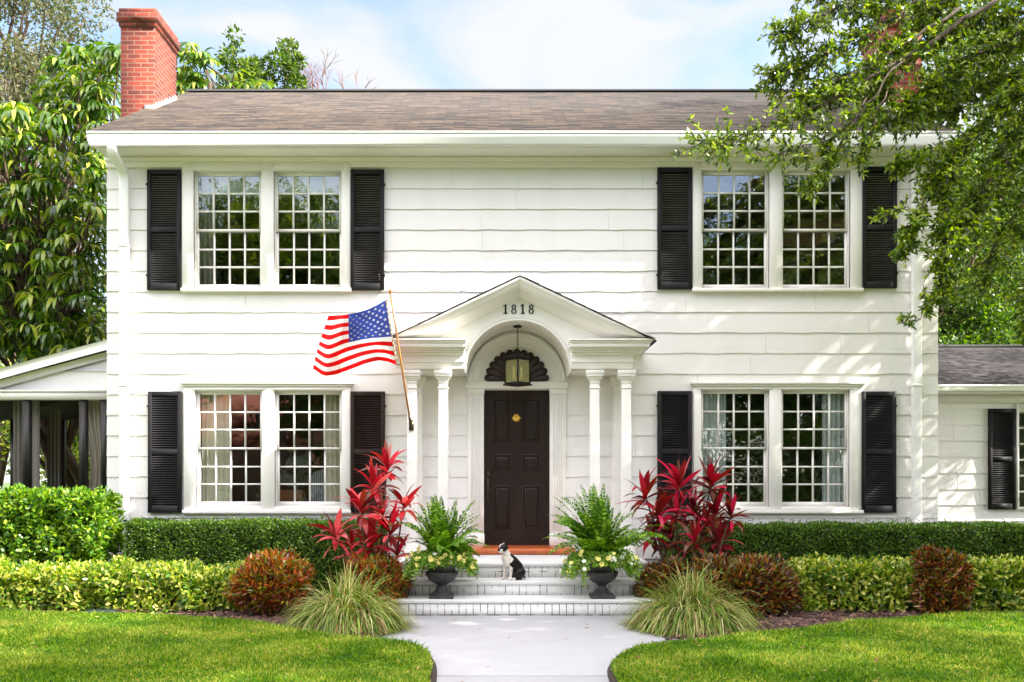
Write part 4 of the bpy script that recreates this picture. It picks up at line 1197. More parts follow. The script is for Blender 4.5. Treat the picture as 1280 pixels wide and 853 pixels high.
for p in dog.data.polygons:
    x, y, z = p.center; w = False
    if z < .325 and z > .10 and x < -.03-(.30-z)*.12+.02*math.sin(z*60): w = True       # chest bib
    if z >= .27 and z < .338 and x < -.055: w = True                        # collar
    if z < .145 and x < -.012 and abs(y) < .062: w = True                   # fore legs
    if z < .03 and x < .0: w = True
    if z > .33:
        w = False
        if x < -.150 and z < .358: w = True                                 # muzzle
        if abs(y+.018+(x+.125)*-.25) < .010 and x < -.105 and z > .345: w = True      # blaze
        if x > -.10 and z < .35 : w = True
    if x < -.178 and z > .338: w = False
    p.material_index = 1 if w else 0; p.use_smooth = True
dog.location = (-.085, -1.90, .3305); dog.rotation_euler = (0, 0, R(24))
tag(dog, 'small black and white dog sitting on the middle step', 'dog')
for s in (-1, 1): Geo().sphere((-.166, -.026+s*.031, .378), .0095).build('eye', m_dnose, dog, True)

# ================================================================== FOLIAGE HELPERS
def shrub_core(x0, x1, y0, y1, z0, z1, ins):
    return Geo().box(x0+ins, x1-ins, y0+ins, y1-ins, z0, z1-ins)
m_core = M('painted_shade_core', (.014, .020, .007), 1)  # near-black solid core: shade inside the foliage painted into its colour
m_twig = M('twigs', (.09, .06, .04), .9)
def hedge(label, x0, x1, y0, y1, z1, dens, ls, mat, seed, rough=.03, parts=True, group=None, z0=0.02, lump=.03):
    r = np.random.default_rng(seed)
    t = thing('hedge', label, 'hedge', ((x0+x1)/2, (y0+y1)/2, 0), group)
    cxx, cyy = (x0+x1)/2, (y0+y1)/2
    g = Geo()
    faces = [((x1-x0)*(z1-z0), 'f'), ((x1-x0)*(y1-y0), 't'), ((y1-y0)*(z1-z0), 'l'), ((y1-y0)*(z1-z0), 'r'), ((x1-x0)*(z1-z0)*.25, 'b')]
    for area, f in faces:
        n = int(area*dens*(1.0 if f != 'b' else .5))
        a, b = r.uniform(0, 1, n), r.uniform(0, 1, n); dep = np.abs(r.normal(0, rough*1.6, n))
        if f in 'fb': p = np.stack([x0+(x1-x0)*a, np.full(n, y0) if f == 'f' else np.full(n, y1), z0+(z1-z0)*b], 1); nr = np.array([0, -1. if f == 'f' else 1, 0])
        elif f == 't': p = np.stack([x0+(x1-x0)*a, y0+(y1-y0)*b, np.full(n, z1)], 1); nr = np.array([0, 0, 1.])
        elif f == 'l': p = np.stack([np.full(n, x0), y0+(y1-y0)*a, z0+(z1-z0)*b], 1); nr = np.array([-1., 0, 0])
        else: p = np.stack([np.full(n, x1), y0+(y1-y0)*a, z0+(z1-z0)*b], 1); nr = np.array([1., 0, 0])
        lm = lump*(np.sin(p[:, 0]*6.1+seed)*np.sin(p[:, 2]*8.3+p[:, 0]*2.7+seed)+.6*np.sin(p[:, 0]*14+p[:, 2]*9+p[:, 1]*11))
        p = p + nr*(lm-dep+rough*.4)[:, None]
        # rounded top edges
        ez = np.clip((p[:, 2]-(z1-.09))/.09, 0, 1)
        if f in 'fb': p[:, 1] += (1 if f == 'f' else -1)*ez**2*.06
        if f == 't':
            e = np.clip(1-np.minimum(p[:, 1]-y0, y1-p[:, 1])/.08, 0, 1); p[:, 2] -= e**2*.03
        dv = rv(n)*.9+nr*.55+np.array([0, 0, .35]); nn = rv(n)*.75+nr*.8+np.array([0, 0, .5])
        g.leaves(p, dv, nn, r.uniform(ls*.7, ls*1.3, n), r.uniform(ls*.38, ls*.58, n), .12)
    # stray sprigs on top
    n = int((x1-x0)*26); xx_ = r.uniform(x0, x1, n); yy_ = r.uniform(y0+.05, y1-.05, n); hh = r.uniform(.02, .07, n)
    for k in range(n):
        m_ = 6; q = np.stack([np.full(m_, xx_[k])+r.normal(0, .008, m_), np.full(m_, yy_[k])+r.normal(0, .008, m_), z1+lump*.3+np.linspace(0, hh[k], m_)], 1)
        g.leaves(q, rv(m_)+np.array([0,0,.9]), rv(m_), ls*.9, ls*.42)
    g.build('leaves', mat, t)
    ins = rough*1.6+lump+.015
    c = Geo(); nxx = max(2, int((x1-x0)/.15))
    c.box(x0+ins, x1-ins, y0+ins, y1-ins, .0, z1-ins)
    c.build('shade_core', m_core, t)
    s = Geo()
    for x in np.arange(x0+.1, x1-.05, .22):
        xx0 = x+r.uniform(-.05, .05); s.tube([(xx0, y0+ins*.7+.02, 0), (xx0+r.uniform(-.04, .04), y0+ins*.6, z1*.35), (xx0+r.uniform(-.08, .08), y0+ins*.8, z1*.6)], [.012, .009, .004], 6)
    s.tube([(x0+.12, cyy, .05), (x1-.12, cyy, .05)], .012, 6)
    s.build('stems', m_twig, t)
    return t
m_hedgeL = leafmat('bright_hedge_leaf', [(0.0255, 0.0935, 0.0043), (0.0510, 0.1530, 0.0051), (0.1020, 0.2380, 0.0085), (0.2040, 0.3400, 0.0170), (0.3800, 0.5000, 0.0400)], .35, .35, .5)
m_hedgeD = leafmat('dark_hedge_leaf', [(0.0182, 0.0558, 0.0041), (0.0405, 0.1013, 0.0061), (0.0759, 0.1620, 0.0101), (0.2180, 0.3463, 0.0321)], .4, .3, .4)
m_hedgeV = leafmat('variegated_leaf', [(0.0298, 0.0935, 0.0051), (0.0850, 0.1955, 0.0085), (0.2210, 0.3145, 0.0170), (0.4420, 0.4675, 0.0510), (0.7030, 0.6840, 0.2090)], .35, .35, .5)
hx0 = -9.5
hedge('tall bright green hedge in front of the screened porch', hx0, P(150,0,-.55)[0], -1.25, -.5, P(0,620,-1.25)[2], 2700, .068, m_hedgeL, 21, .055, lump=.05)
hedge('clipped dark green hedge under the lower left window', P(152,0,-.95)[0]+.03, -1.75, -.95, -.30, P(0,654.5,-.95)[2], 8500, .031, m_hedgeD, 22, .028, lump=.02)
hedge('low yellow green hedge along the left lawn', hx0, P(296,0,-2.2)[0], -2.28, -1.62, P(0,716,-2.28)[2], 3600, .062, m_hedgeV, 23, .065, lump=.055)
hedge('clipped dark green hedge under the lower right window', 1.9, 9.5, -.95, -.30, P(0,659,-.95)[2], 8500, .031, m_hedgeD, 24, .028, lump=.02)
hedge('low yellow green hedge along the right lawn', P(1000,0,-2.2)[0], 9.5, -2.28, -1.65, P(0,710,-2.28)[2], 3600, .062, m_hedgeV, 25, .065, lump=.055)

def bush(name, label, c, rx, ry, h, n, ls, mat, seed, cat='shrub', up=.5, group=None, wr=.3):
    r = np.random.default_rng(seed)
    t = thing(name, label, cat, (c[0], c[1], 0), group)
    nb = 26
    g = Geo(); st = Geo()
    blob = []
    for k in range(nb):
        a = r.uniform(0, 2*math.pi); rr_ = math.sqrt(r.uniform(0, 1))*.72; zz2 = r.uniform(.25, .82)
        q = math.sqrt(max(.15, 1-(max(0, zz2-.35)/.75)**2))
        b = np.array([c[0]+math.cos(a)*rr_*rx*q, c[1]+math.sin(a)*rr_*ry*q, h*zz2]); blob.append(b)
        base = np.array([c[0]+r.normal(0, rx*.12), c[1]+r.normal(0, ry*.12), 0])
        st.tube([base, base*.4+b*.6+np.array([0, 0, -h*.1]), b], [.012, .008, .004], 5)
        m_ = n//nb; w_ = rv(m_); rad = r.uniform(.55, 1.05, m_)[:, None]
        p = b+w_*rad*np.array([rx*.36, ry*.36, h*.20]); p[:, 2] = np.maximum(p[:, 2], .04)
        dv = w_*.7+np.array([0, 0, up])+rv(m_)*.75
        g.leaves(p, dv, rv(m_)+w_*.4+np.array([0, -.2, .4]), r.uniform(ls*.7, ls*1.3, m_), r.uniform(ls*wr*.8, ls*wr*1.2, m_), .15)
    m_ = n//2; w_ = rv(m_); w_[:, 2] = w_[:, 2]*.9+.05; rad = r.uniform(.72, 1.0, m_)[:, None]
    p = np.array([c[0], c[1], h*.47])+w_*rad*np.array([rx*.92, ry*.92, h*.47]); p[:, 2] = np.maximum(p[:, 2], .05)
    p += .045*np.sin(p*17+seed)*np.sin(p[:, ::-1]*11+seed)
    g.leaves(p, w_*.7+np.array([0, 0, up])+rv(m_)*.75, rv(m_)+w_*.4+np.array([0, -.2, .4]), r.uniform(ls*.7, ls*1.3, m_), r.uniform(ls*wr*.8, ls*wr*1.2, m_), .15)
    g.build('leaves', mat, t); st.build('stems', m_twig, t)
    cr = Geo().sphere((c[0], c[1], h*.42), (rx*.5, ry*.5, h*.32), 14); cr.build('shade_core', m_core, t, True)
    return t
m_crot1 = leafmat('croton_orange', [(.05,.02,.008), (.17,.03,.010), (.34,.055,.012), (.44,.18,.02), (.14,.19,.015), (.06,.11,.01)], .3, .3, .5)
m_crot2 = leafmat('croton_dark', [(.02,.012,.008), (.07,.014,.010), (.17,.024,.012), (.36, .14, .015), (.12, .15, .012), (.05, .08, .008)], .3, .25, .5)
c = P(339, 0, -2.42); bush('croton', 'rounded orange red croton shrub at the right end of the left low hedge', (c[0], -2.42), .43, .36, P(0,690,-2.42)[2]+.02, 7500, .072, m_crot1, 31, group='croton shrubs', wr=.26)
c = P(472, 0, -2.2); bush('croton', 'brown and green croton shrub behind the left grass clump', (c[0], -2.25), .36, .33, P(0,690,-2.2)[2]-.02, 5500, .072, m_crot1, 32, group='croton shrubs', wr=.26)
c = P(925, 0, -2.35); bush('croton', 'wide dark red croton shrub at the left end of the right low hedge', (c[0], -2.4), .66, .40, P(0,692,-2.35)[2]+.0, 10500, .072, m_crot2, 33, group='croton shrubs', wr=.26)
c = P(828, 0, -2.1); bush('croton', 'dark croton shrub between the right urn and the red leaved plant', (c[0]+.02, -2.1), .34, .32, P(0,697,-2.1)[2]-.02, 5000, .07, m_crot2, 34, group='croton shrubs', wr=.26)
c = P(1177, 0, -2.5); bush('croton', 'small upright red brown croton shrub in front of the right low hedge', (c[0], -2.48), .29, .27, P(0,684,-2.5)[2]+.0, 5000, .07, m_crot2, 35, group='croton shrubs', wr=.26)

# ---- grass clumps
m_blade = leafmat('variegated_blades', [(.05,.11,.008), (.10,.19,.015), (.20,.28,.035), (.50,.48,.22), (.28,.15,.06), (.13,.22,.02), (.24,.32,.06)], .5, .3, .3)
def clump(label, c, rad, hgt, n, seed):
    r = np.random.default_rng(seed)
    a = r.uniform(0, 2*math.pi, n); q = np.sqrt(r.uniform(0, 1, n))
    p = np.stack([c[0]+np.cos(a)*q*rad*.62, c[1]+np.sin(a)*q*rad*.62, np.full(n, .02)], 1)
    lean = q*.80+r.normal(0, .20, n)
    a2 = a+r.normal(0, .8, n)
    d = np.stack([np.cos(a2)*np.sin(lean), np.sin(a2)*np.sin(lean), np.cos(lean)], 1)
    L = hgt*r.uniform(.5, 1.12, n); 
    g = Geo().strips(p, d, L, r.uniform(.010, .018, n), r.uniform(2.2, 5.4, n), 9, shape='grass')
    g.v[-1][:, 2] = np.maximum(g.v[-1][:, 2], .015)
    return solo('ornamental_grass', g, m_blade, label, 'grass clump', (c[0], c[1], 0), 'grass clumps beside the path')
c = P(434, 0, -3.25); clump('tufted pale green grass clump on the left of the path', (c[0], -3.2), .46, .64, 5200, 41)
c = P(868, 0, -3.2); clump('tufted green grass clump on the right of the path', (c[0]-.02, -3.15), .50, .66, 5600, 42)

# ---- red ti plants
m_ti1 = leafmat('pink_red_leaf', [(.06,.012,.012), (.30,.012,.02), (.70,.02,.05), (.82,.16,.16), (.10,.06,.02), (.55,.015,.04), (.24,.07,.03)], .28, .35, .5)
m_ti2 = leafmat('crimson_leaf', [(.035,.010,.010), (.14,.010,.014), (.45,.012,.03), (.66,.03,.09), (.06,.05,.015), (.25,.01,.016), (.16,.05,.02)], .28, .3, .5)
def ti(label, ros, mat, seed, Yc):
    r = np.random.default_rng(seed)
    xs_ = [P(a, b, Yc)[0] for a, b, s in ros]; xm = sum(xs_)/len(xs_)
    t = thing('ti_plant', label, 'shrub', (xm, Yc, 0), 'red leaved ti plants flanking the steps')
    leaf = Geo(); cane = Geo()
    for (a, b, s) in ros:
        yy = Yc+r.uniform(-.22, .22); tp = P(a, b, yy)
        base = np.array([xm+(tp[0]-xm)*.45+r.normal(0, .04), Yc+r.normal(0, .08), 0])
        m_ = 9; tt = np.linspace(0, 1, m_)[:, None]
        pts = base*(1-tt)+tp*tt+np.array([(tp[0]-base[0])*.15, 0, 0])*np.sin(tt*math.pi)*-1
        cane.tube(pts, np.linspace(.014, .009, m_), 7)
        n = int(21*s)+5
        k = np.arange(n); az = k*2.4+r.uniform(0, 6); age = k/n
        el = R(76)-age*R(88)+r.normal(0, .2, n)
        d = np.stack([np.cos(az)*np.cos(el), np.sin(az)*np.cos(el), np.sin(el)], 1)
        p = tp-np.array([0, 0, 1.])*(age*.11)[:, None]
        L = r.uniform(.30, .43, n)*s*(.7+.35*np.sin(math.pi*np.clip(age+.2, 0, 1)))
        leaf.strips(p, d, L, r.uniform(.045, .080, n)*s, r.uniform(.3, 2.1, n), 7, shape='lance')
    cane.build('canes', m_twig, t, True); leaf.build('leaves', mat, t)
ti('pink and red leaved plant left of the steps', [(484,583,.95),(467,608,1),(452,636,1),(505,630,.85),(420,668,.95),(488,662,1.1),(464,678,1),(440,684,.8),(497,690,.8),(478,640,.8)], m_ti1, 51, -1.9)
ti('crimson leaved plant right of the steps', [(806,618,1),(849,605,1.05),(889,604,1),(822,640,1),(845,640,1),(868,640,1),(815,668,.9),(895,638,1),(914,642,.85),(897,675,.95),(868,676,.9),(838,672,.9),(880,655,.9)], m_ti2, 52, -1.9)

# ---- small irrigation lid in the left bed
a = GP(122, 766.5, .03)
bevel(solo('valve_box', Geo().box(a[0]-.16, a[0]+.16, a[1]-.0, a[1]+.2, 0, .05), M('green_plastic', (.02,.035,.03), .5), 'flat dark green valve box lid at the front of the left bed', 'valve box', (a[0], a[1]+.1, 0)), .01)

# ================================================================== TREES
def limbcurve(a, b, r, sag=.15, k=7, wob=.05):
    a, b = np.asarray(a, float), np.asarray(b, float); L = np.linalg.norm(b-a)
    t = np.linspace(0, 1, k)[:, None]
    p = a*(1-t)+b*t+np.array([0, 0, 1])*np.sin(t*math.pi)*L*sag
    p[1:-1] += r.normal(0, wob*L/k*2, (k-2, 3)); return p
def tree(name, label, base, height, crown_c, crown_r, nclump, nleaf, ls, mat, seed, trunk_r=.2, bark=None, group=None, clr=.85, cat='tree', droop=0.0, fill=1.0, spread=.30, wl_=.42):
    r = np.random.default_rng(seed); bark = bark or m_bark
    t = thing(name, label, cat, (base[0], base[1], 0), group)
    cc, cr = np.asarray(crown_c, float), np.asarray(crown_r, float)
    tr = Geo()
    top = cc+np.array([0, 0, cr[2]*.2]); bpt = np.array([base[0], base[1], 0.])
    tp = limbcurve(bpt, top, r, 0, 9, .06); tr.tube(tp, np.linspace(trunk_r, trunk_r*.25, 9), 9)
    g = Geo(); cl = []
    for k in range(nclump):
        w = rv(1)[0]; q = cc+w*cr*r.uniform(.35, 1.0)**.6
        cl.append(q)
        j = r.integers(3, 8); s = tp[j]
        if k < nclump*.6: tr.tube(limbcurve(s, q, r, .06, 6, .1), np.linspace(trunk_r*.3, trunk_r*.05, 6), 6)
        m_ = int(nleaf/nclump*r.uniform(.6, 1.5)); sp = cr.mean()*spread*r.uniform(.7, 1.4)
        w_ = rv(m_); p = q+w_*sp*(r.uniform(.1, 1, m_)**.5)[:, None]*np.array([1, 1, .75])
        dv = w_*.6+rv(m_)*.7+np.array([0, 0, -droop])
        g.leaves(p, dv, rv(m_)+np.array([0, 0, .6]), r.uniform(ls*.7, ls*1.3, m_), r.uniform(ls*wl_*.8, ls*wl_*1.2, m_))
    tr.build('trunk', bark, t, True); g.build('crown', mat, t)
    return t
m_oak = leafmat('oak_leaf', [(.018,.048,.002), (.045,.095,.003), (.10,.175,.006), (.19,.28,.012), (.38,.44,.04)], .32, .35, .5)
m_bgleaf = leafmat('background_leaf', [(0.0168, 0.0420, 0.0067), (0.0378, 0.0840, 0.0101), (0.0840, 0.1512, 0.0168), (0.2376, 0.3024, 0.0432)], .5, .4, .3)
m_olive = leafmat('olive_leaf', [(0.0525, 0.0750, 0.0225), (0.0975, 0.1275, 0.0375), (0.1650, 0.1725, 0.0750), (0.1875, 0.1500, 0.0975)], .6, .35, .3)
m_sche = leafmat('umbrella_leaf', [(.014, .050, .003), (.030, .085, .005), (.065, .150, .008), (.16, .26, .015), (.46, .48, .07)], .25, .28, .6)

# --- overhanging live oak, right
oak = thing('oak_tree', 'live oak reaching over the right end of the roof from the right', 'tree', (9.2, -3.2, 0))
rk_ = np.random.default_rng(61)
wood, lf = Geo(), Geo()
trunk = limbcurve((9.2, -3.2, 0), (8.2, -3.4, 7.0), rk_, 0, 9, .05); wood.tube(trunk, np.linspace(.42, .22, 9), 12)
def spray(pts, r, twigs, tl, leaf=.062, lpt=13, down=.35, wood=wood, lf=lf):
    pts = np.asarray(pts); seg = len(pts)-1
    Ps, Ds = [], []
    for k in range(twigs):
        u = r.uniform(.12, 1)**.8*seg; i = min(seg-1, int(u)); f = u-i
        s = pts[i]*(1-f)+pts[i+1]*f; tg = pts[i+1]-pts[i]; tg = tg/np.linalg.norm(tg)
        d = tg*.7+rv(1)[0]*.85+np.array([0, 0, -down*r.uniform(0, 1.3)]); d /= np.linalg.norm(d)
        L = tl*r.uniform(.5, 1.2)
        tp = [s]; p = s.copy()
        for q in range(5):
            p = p+d*L/5; d = d+rv(1)[0]*.18+np.array([0, 0, -.06]); d /= np.linalg.norm(d); tp.append(p.copy())
        tp = np.array(tp); wood.tube(tp, np.linspace(.0045, .0015, 6), 4, caps=False)
        m_ = int(lpt*L/tl*1.0)+4
        uu = np.sort(r.uniform(.15, 1, m_))*5; ii = np.minimum(4, uu.astype(int)); ff = (uu-ii)[:, None]
        lp = tp[ii]*(1-ff)+tp[ii+1]*ff; dd_ = tp[ii+1]-tp[ii]; dd_ /= np.linalg.norm(dd_, axis=1)[:, None]+1e-9
        Ps.append(lp); Ds.append(dd_*.6+rv(m_)*.75+np.array([0, 0, -.05]))
    Ps = np.concatenate(Ps); Ds = np.concatenate(Ds); n = len(Ps)
    lf.leaves(Ps, Ds, rv(n)+np.array([0, -.1, .5]), r.uniform(leaf*.65, leaf*1.3, n), r.uniform(leaf*.3, leaf*.42, n), .12)
def limb_px(lst, rad, twigs, tl, **kw):
    pts = np.array([P(a, b, y) for a, b, y in lst])
    # densify and roughen
    k = len(pts); tt = np.linspace(0, k-1, (k-1)*4+1); q = np.array([np.interp(tt, np.arange(k), pts[:, j]) for j in range(3)]).T
    q[1:-1] += rk_.normal(0, .018, (len(q)-2, 3))
    wood.tube(q, np.linspace(rad*.55, .003, len(q)), 7)
    spray(q, rk_, int(twigs*1.55), tl, **kw); return q
limbs = [
 # sweeping limb to the far left tip over the gutter
 ([(1330,-60,-3.2),(1230,10,-3.4),(1130,75,-3.5),(1040,125,-3.6),(975,150,-3.6),(920,172,-3.6),(880,176,-3.6)], .05, 120, .32, {}),
 ([(1130,75,-3.5),(1085,130,-3.7),(1050,165,-3.8),(1010,182,-3.8),(965,195,-3.8)], .02, 60, .26, {}),
 ([(1085,120,-3.6),(1055,180,-3.8),(1030,210,-3.9),(1010,228,-3.9)], .014, 44, .20, {'down':.6}),
 ([(1110,110,-3.5),(1090,160,-3.7),(1075,195,-3.8)], .012, 34, .18, {'down':.5}),
 # upper limbs in the sky
 ([(1330,-80,-3),(1200,-50,-3.2),(1100,-15,-3.4),(1040,15,-3.5),(1000,30,-3.5),(978,42,-3.5)], .04, 85, .28, {}),
 ([(1200,-50,-3.2),(1120,20,-3.3),(1050,60,-3.4),(1005,80,-3.4),(975,92,-3.4)], .03, 95, .30, {}),
 ([(1200,10,-3.3),(1120,60,-3.4),(1050,100,-3.5),(1005,118,-3.5)], .03, 95, .30, {}),
 ([(1280,-40,-3),(1180,0,-3.1),(1110,10,-3.2),(1060,0,-3.3),(1020,-20,-3.3)], .03, 90, .30, {}),
 # dense mass
 ([(1340,20,-3.0),(1260,40,-3.2),(1190,70,-3.4),(1140,110,-3.5),(1100,150,-3.6)], .04, 120, .34, {}),
 ([(1340,0,-2.6),(1270,10,-2.8),(1200,20,-3.0),(1150,40,-3.1)], .03, 110, .34, {}),
 ([(1340,60,-3.4),(1270,100,-3.5),(1215,140,-3.6),(1170,190,-3.7),(1145,235,-3.8)], .04, 120, .32, {}),
 ([(1340,90,-3.2),(1290,150,-3.4),(1240,200,-3.6),(1200,250,-3.8),(1165,300,-3.8)], .04, 120, .34, {}),
 # hanging strand in front of the right shutter
 ([(1170,190,-3.7),(1160,240,-3.9),(1162,290,-4.0),(1160,335,-4.0),(1150,365,-4.0)], .018, 74, .20, {'down':.7}),
 ([(1160,240,-3.9),(1140,280,-4.0),(1128,310,-4.0)], .010, 34, .15, {'down':.5}),
 ([(1160,335,-4.0),(1155,370,-4.0),(1148,395,-4.0),(1128,405,-4.0)], .006, 9, .09, {'down':.5, 'lpt': 6}),
 ([(1190,170,-3.7),(1165,190,-3.8),(1145,200,-3.9),(1120,203,-3.9)], .008, 26, .13, {}),
 ([(1145,235,-3.9),(1128,262,-4.0),(1100,268,-4.0)], .004, 8, .08, {'lpt': 6}),
 # lower right
 ([(1260,-40,-2.6),(1190,-5,-2.8),(1140,35,-3.0),(1105,85,-3.1),(1088,130,-3.2)], .02, 120, .26, {}),
 ([(1290,0,-2.6),(1220,50,-2.8),(1165,95,-3.0),(1120,140,-3.1)], .02, 90, .26, {}),
 ([(1350,-20,-1.6),(1270,40,-1.8),(1200,80,-2.0),(1150,120,-2.2)], .03, 130, .36, {}),
 ([(1350,60,-1.4),(1280,160,-1.8),(1230,220,-2.0),(1190,280,-2.2)], .03, 130, .36, {}),
 ([(1350,140,-1.4),(1300,230,-1.8),(1250,290,-2.0)], .03, 80, .34, {}),
 ([(1350,140,-3.0),(1300,200,-3.2),(1260,250,-3.4),(1225,300,-3.5),(1205,350,-3.6)], .04, 60, .28, {}),
 ([(1350,230,-3.4),(1310,290,-3.5),(1280,335,-3.6),(1258,375,-3.7),(1262,410,-3.7)], .03, 40, .24, {'down':.5}),
 ([(1340,60,-2.2),(1280,120,-2.5),(1240,170,-2.8),(1210,220,-3.0)], .04, 100, .34, {}),
 ([(1340,100,-2.2),(1300,60,-2.4),(1250,90,-2.6),(1200,110,-2.7),(1150,140,-2.8)], .04, 110, .34, {}),
]
for i_, (lst, rad, tw, tl, kw) in enumerate(limbs):
    f_ = .68 if i_ < 4 else (.9 if i_ < 8 else 1.25)
    if 8 <= i_ <= 12 or i_ >= 18: lst = [(a+22, b, y) for a, b, y in lst]; tl *= .85
    limb_px(lst, rad, int(tw*f_), tl, **kw)
# joins from the trunk to the limbs that enter the picture
for lst in (limbs[0][0], limbs[4][0], limbs[8][0], limbs[11][0], limbs[17][0], limbs[18][0], limbs[9][0], limbs[10][0]):
    b = P(*lst[0]); a = trunk[rk_.integers(5, 9)]; wood.tube(limbcurve(a, b, rk_, .08, 7, .08), np.linspace(.09, .028, 7), 8)
# the part of the crown outside the picture: throws the dappled shade
for k in range(290):
    q = np.array([rk_.uniform(6.2, 15), rk_.uniform(-9.5, 2.0), rk_.uniform(5.6, 11.5)])
    if k > 120: q = np.array([rk_.uniform(7.6, 12.5), rk_.uniform(-4.8, .3), rk_.uniform(4.2, 10.5)])
    if k > 250: continue
    if k > 215: q = np.array([rk_.uniform(8, 13), rk_.uniform(-9, -4), rk_.uniform(6.5, 11.5)])
    if q[0] < 6.9 and q[2] < 6.3: continue
    if abs(q[0]-10.5)/4.8 > 1 or rk_.uniform() < .22: continue
    j = rk_.integers(4, 9); 
    if k % 3 == 0: wood.tube(limbcurve(trunk[j], q, rk_, .06, 6, .1), np.linspace(.10, .02, 6), 6)
    m_ = 620; w_ = rv(m_); p = q+w_*rk_.uniform(.55, 1.0)*(rk_.uniform(.05, 1, m_)**.5)[:, None]*np.array([1, 1, .6])
    lf.leaves(p, rv(m_), rv(m_)+np.array([0, 0, .5]), rk_.uniform(.07, .13, m_), rk_.uniform(.035, .06, m_))
wood.build('trunk', M('live_oak_bark', (.06, .043, .03), .95, bump=(12, 1, .04, (1, 1, .3)), var=(8, (.13, .10, .075), .4, .7, (1, 1, .5))), oak, True); lf.build('crown', m_oak, oak)

# --- umbrella trees (left)
def umbrella_tree(label, base, whorls, seed, leaflet=.30, yrange=None, trunk_pts=None):
    r = np.random.default_rng(seed)
    t = thing('umbrella_tree', label, 'tree', (base[0], base[1], 0), 'umbrella trees behind the house')
    tr, g = Geo(), Geo()
    W = np.array(whorls)
    mid = W.mean(0); bz = np.array([base[0], base[1], 0.])
    stems = [limbcurve(bz+np.array([r.normal(0, .15), r.normal(0, .15), 0]), mid+np.array([r.normal(0, .7), r.normal(0, .4), r.uniform(-1.6, -.2)]), r, 0, 9, .12) for _ in range(5)]
    for s in stems: tr.tube(s, np.linspace(.12, .04, 9), 8)
    for q in W:
        s = stems[r.integers(0, 5)]; 
        if r.uniform() < .35: tr.tube(limbcurve(s[r.integers(3, 9)], q, r, .05, 6, .08), np.linspace(.04, .012, 6), 5)
        nl = r.integers(9, 14)
        ax = np.array([r.normal(0, .4), r.normal(0, .3)-.35, 1.]); ax /= np.linalg.norm(ax)
        a_ = np.cross(ax, [0, 1., 0]); a_ /= np.linalg.norm(a_); b_ = np.cross(ax, a_)
        for lay in range(2 if r.uniform() < .3 else 1):
            az = np.arange(nl)/nl*2*math.pi+r.uniform(0, 6); rad = (a_[None]*np.cos(az)[:, None]+b_[None]*np.sin(az)[:, None])
            el = r.uniform(.05, .35)-lay*.3
            d = rad*math.cos(el)+ax*math.sin(el)+r.normal(0, .08, rad.shape)
            p0 = q+rad*.045-ax*lay*.12+(r.normal(0, .10, 3) if lay else 0)
            g.strips(p0, d, leaflet*r.uniform(.8, 1.25, nl), leaflet*r.uniform(.19, .25, nl), r.uniform(1.8, 3.4, nl), 5, shape='lance')
    tr.build('trunk', m_darkbark, t, True); g.build('crown', m_sche, t)
def whorls_px(regions, seed):
    r = np.random.default_rng(seed); W = []
    for (x0, x1, y0, y1, Y0, Y1, n) in regions:
        for _ in range(n):
            W.append(P(r.uniform(x0, x1), r.uniform(y0, y1), r.uniform(Y0, Y1)))
    return W
umbrella_tree('drooping glossy umbrella tree left of the house above the porch roof', (-9.0, 6.6), whorls_px([(-60,128,140,240,2.2,4.5,110),(-60,128,230,420,1.8,5,240),(0,128,400,445,2.2,5,60),(-30,60,130,175,2.5,4.5,22),(85,150,55,140,3.4,5.5,46),(60,140,70,150,4,6,40)], 71), 72)
umbrella_tree('umbrella tree top showing behind the left chimney', (-4.6, 8.5), whorls_px([(215,262,62,125,6.8,8,22),(225,300,82,125,7,8.5,18),(290,345,98,125,7,8.5,12),(228,250,52,75,7,8,4)], 73), 74, leaflet=.30)
# --- loose leafed tree tops above the ridge
tree('young_tree', 'slim small leaved tree top above the roof right of the left chimney', (P(298,0,9)[0], 9), 10, P(300, 84, 9), (.50, .5, .95), 16, 1500, .12, m_bgleaf, 81, .07, droop=-.2, spread=.35)
tree('young_tree', 'slim loose tree top above the roof next to the bare tree', (P(352,0,9.5)[0], 9.5), 10, P(358, 88, 9.5), (.52, .5, .85), 16, 1500, .12, m_bgleaf, 82, .07, droop=-.2, spread=.33)
bare = thing('bare_tree', 'leafless reddish twigs rising above the roof ridge', 'tree', (P(415,0,14)[0], 14, 0))
rb = np.random.default_rng(83); g = Geo()
bb = P(415, 150, 14); g.tube([(bb[0], 14, 0), (bb[0]+.1, 14, 5), bb], [.12, .09, .06], 7)
def grow(p, d, L, rad, dep):
    q = p+d*L; m_ = (p+q)/2+rb.normal(0, L*.05, 3); g.tube([p, m_, q], [rad, rad*.8, rad*.6], 4, caps=False)
    if dep == 0: return
    for _ in range(3 if dep > 1 else 2):
        d2 = d+rb.normal(0, .42, 3)*np.array([1, .6, .5]); d2 /= np.linalg.norm(d2); grow(p+(q-p)*rb.uniform(.5, 1), d2, L*rb.uniform(.6, .85), rad*.6, dep-1)
for k in range(4):
    d0 = np.array([rb.normal(0, .35), 0, 1.]); d0 /= np.linalg.norm(d0); grow(bb, d0, .75, .030, 4)
g.build('branches', M('reddish_twig', (.22, .12, .10), .9), bare)

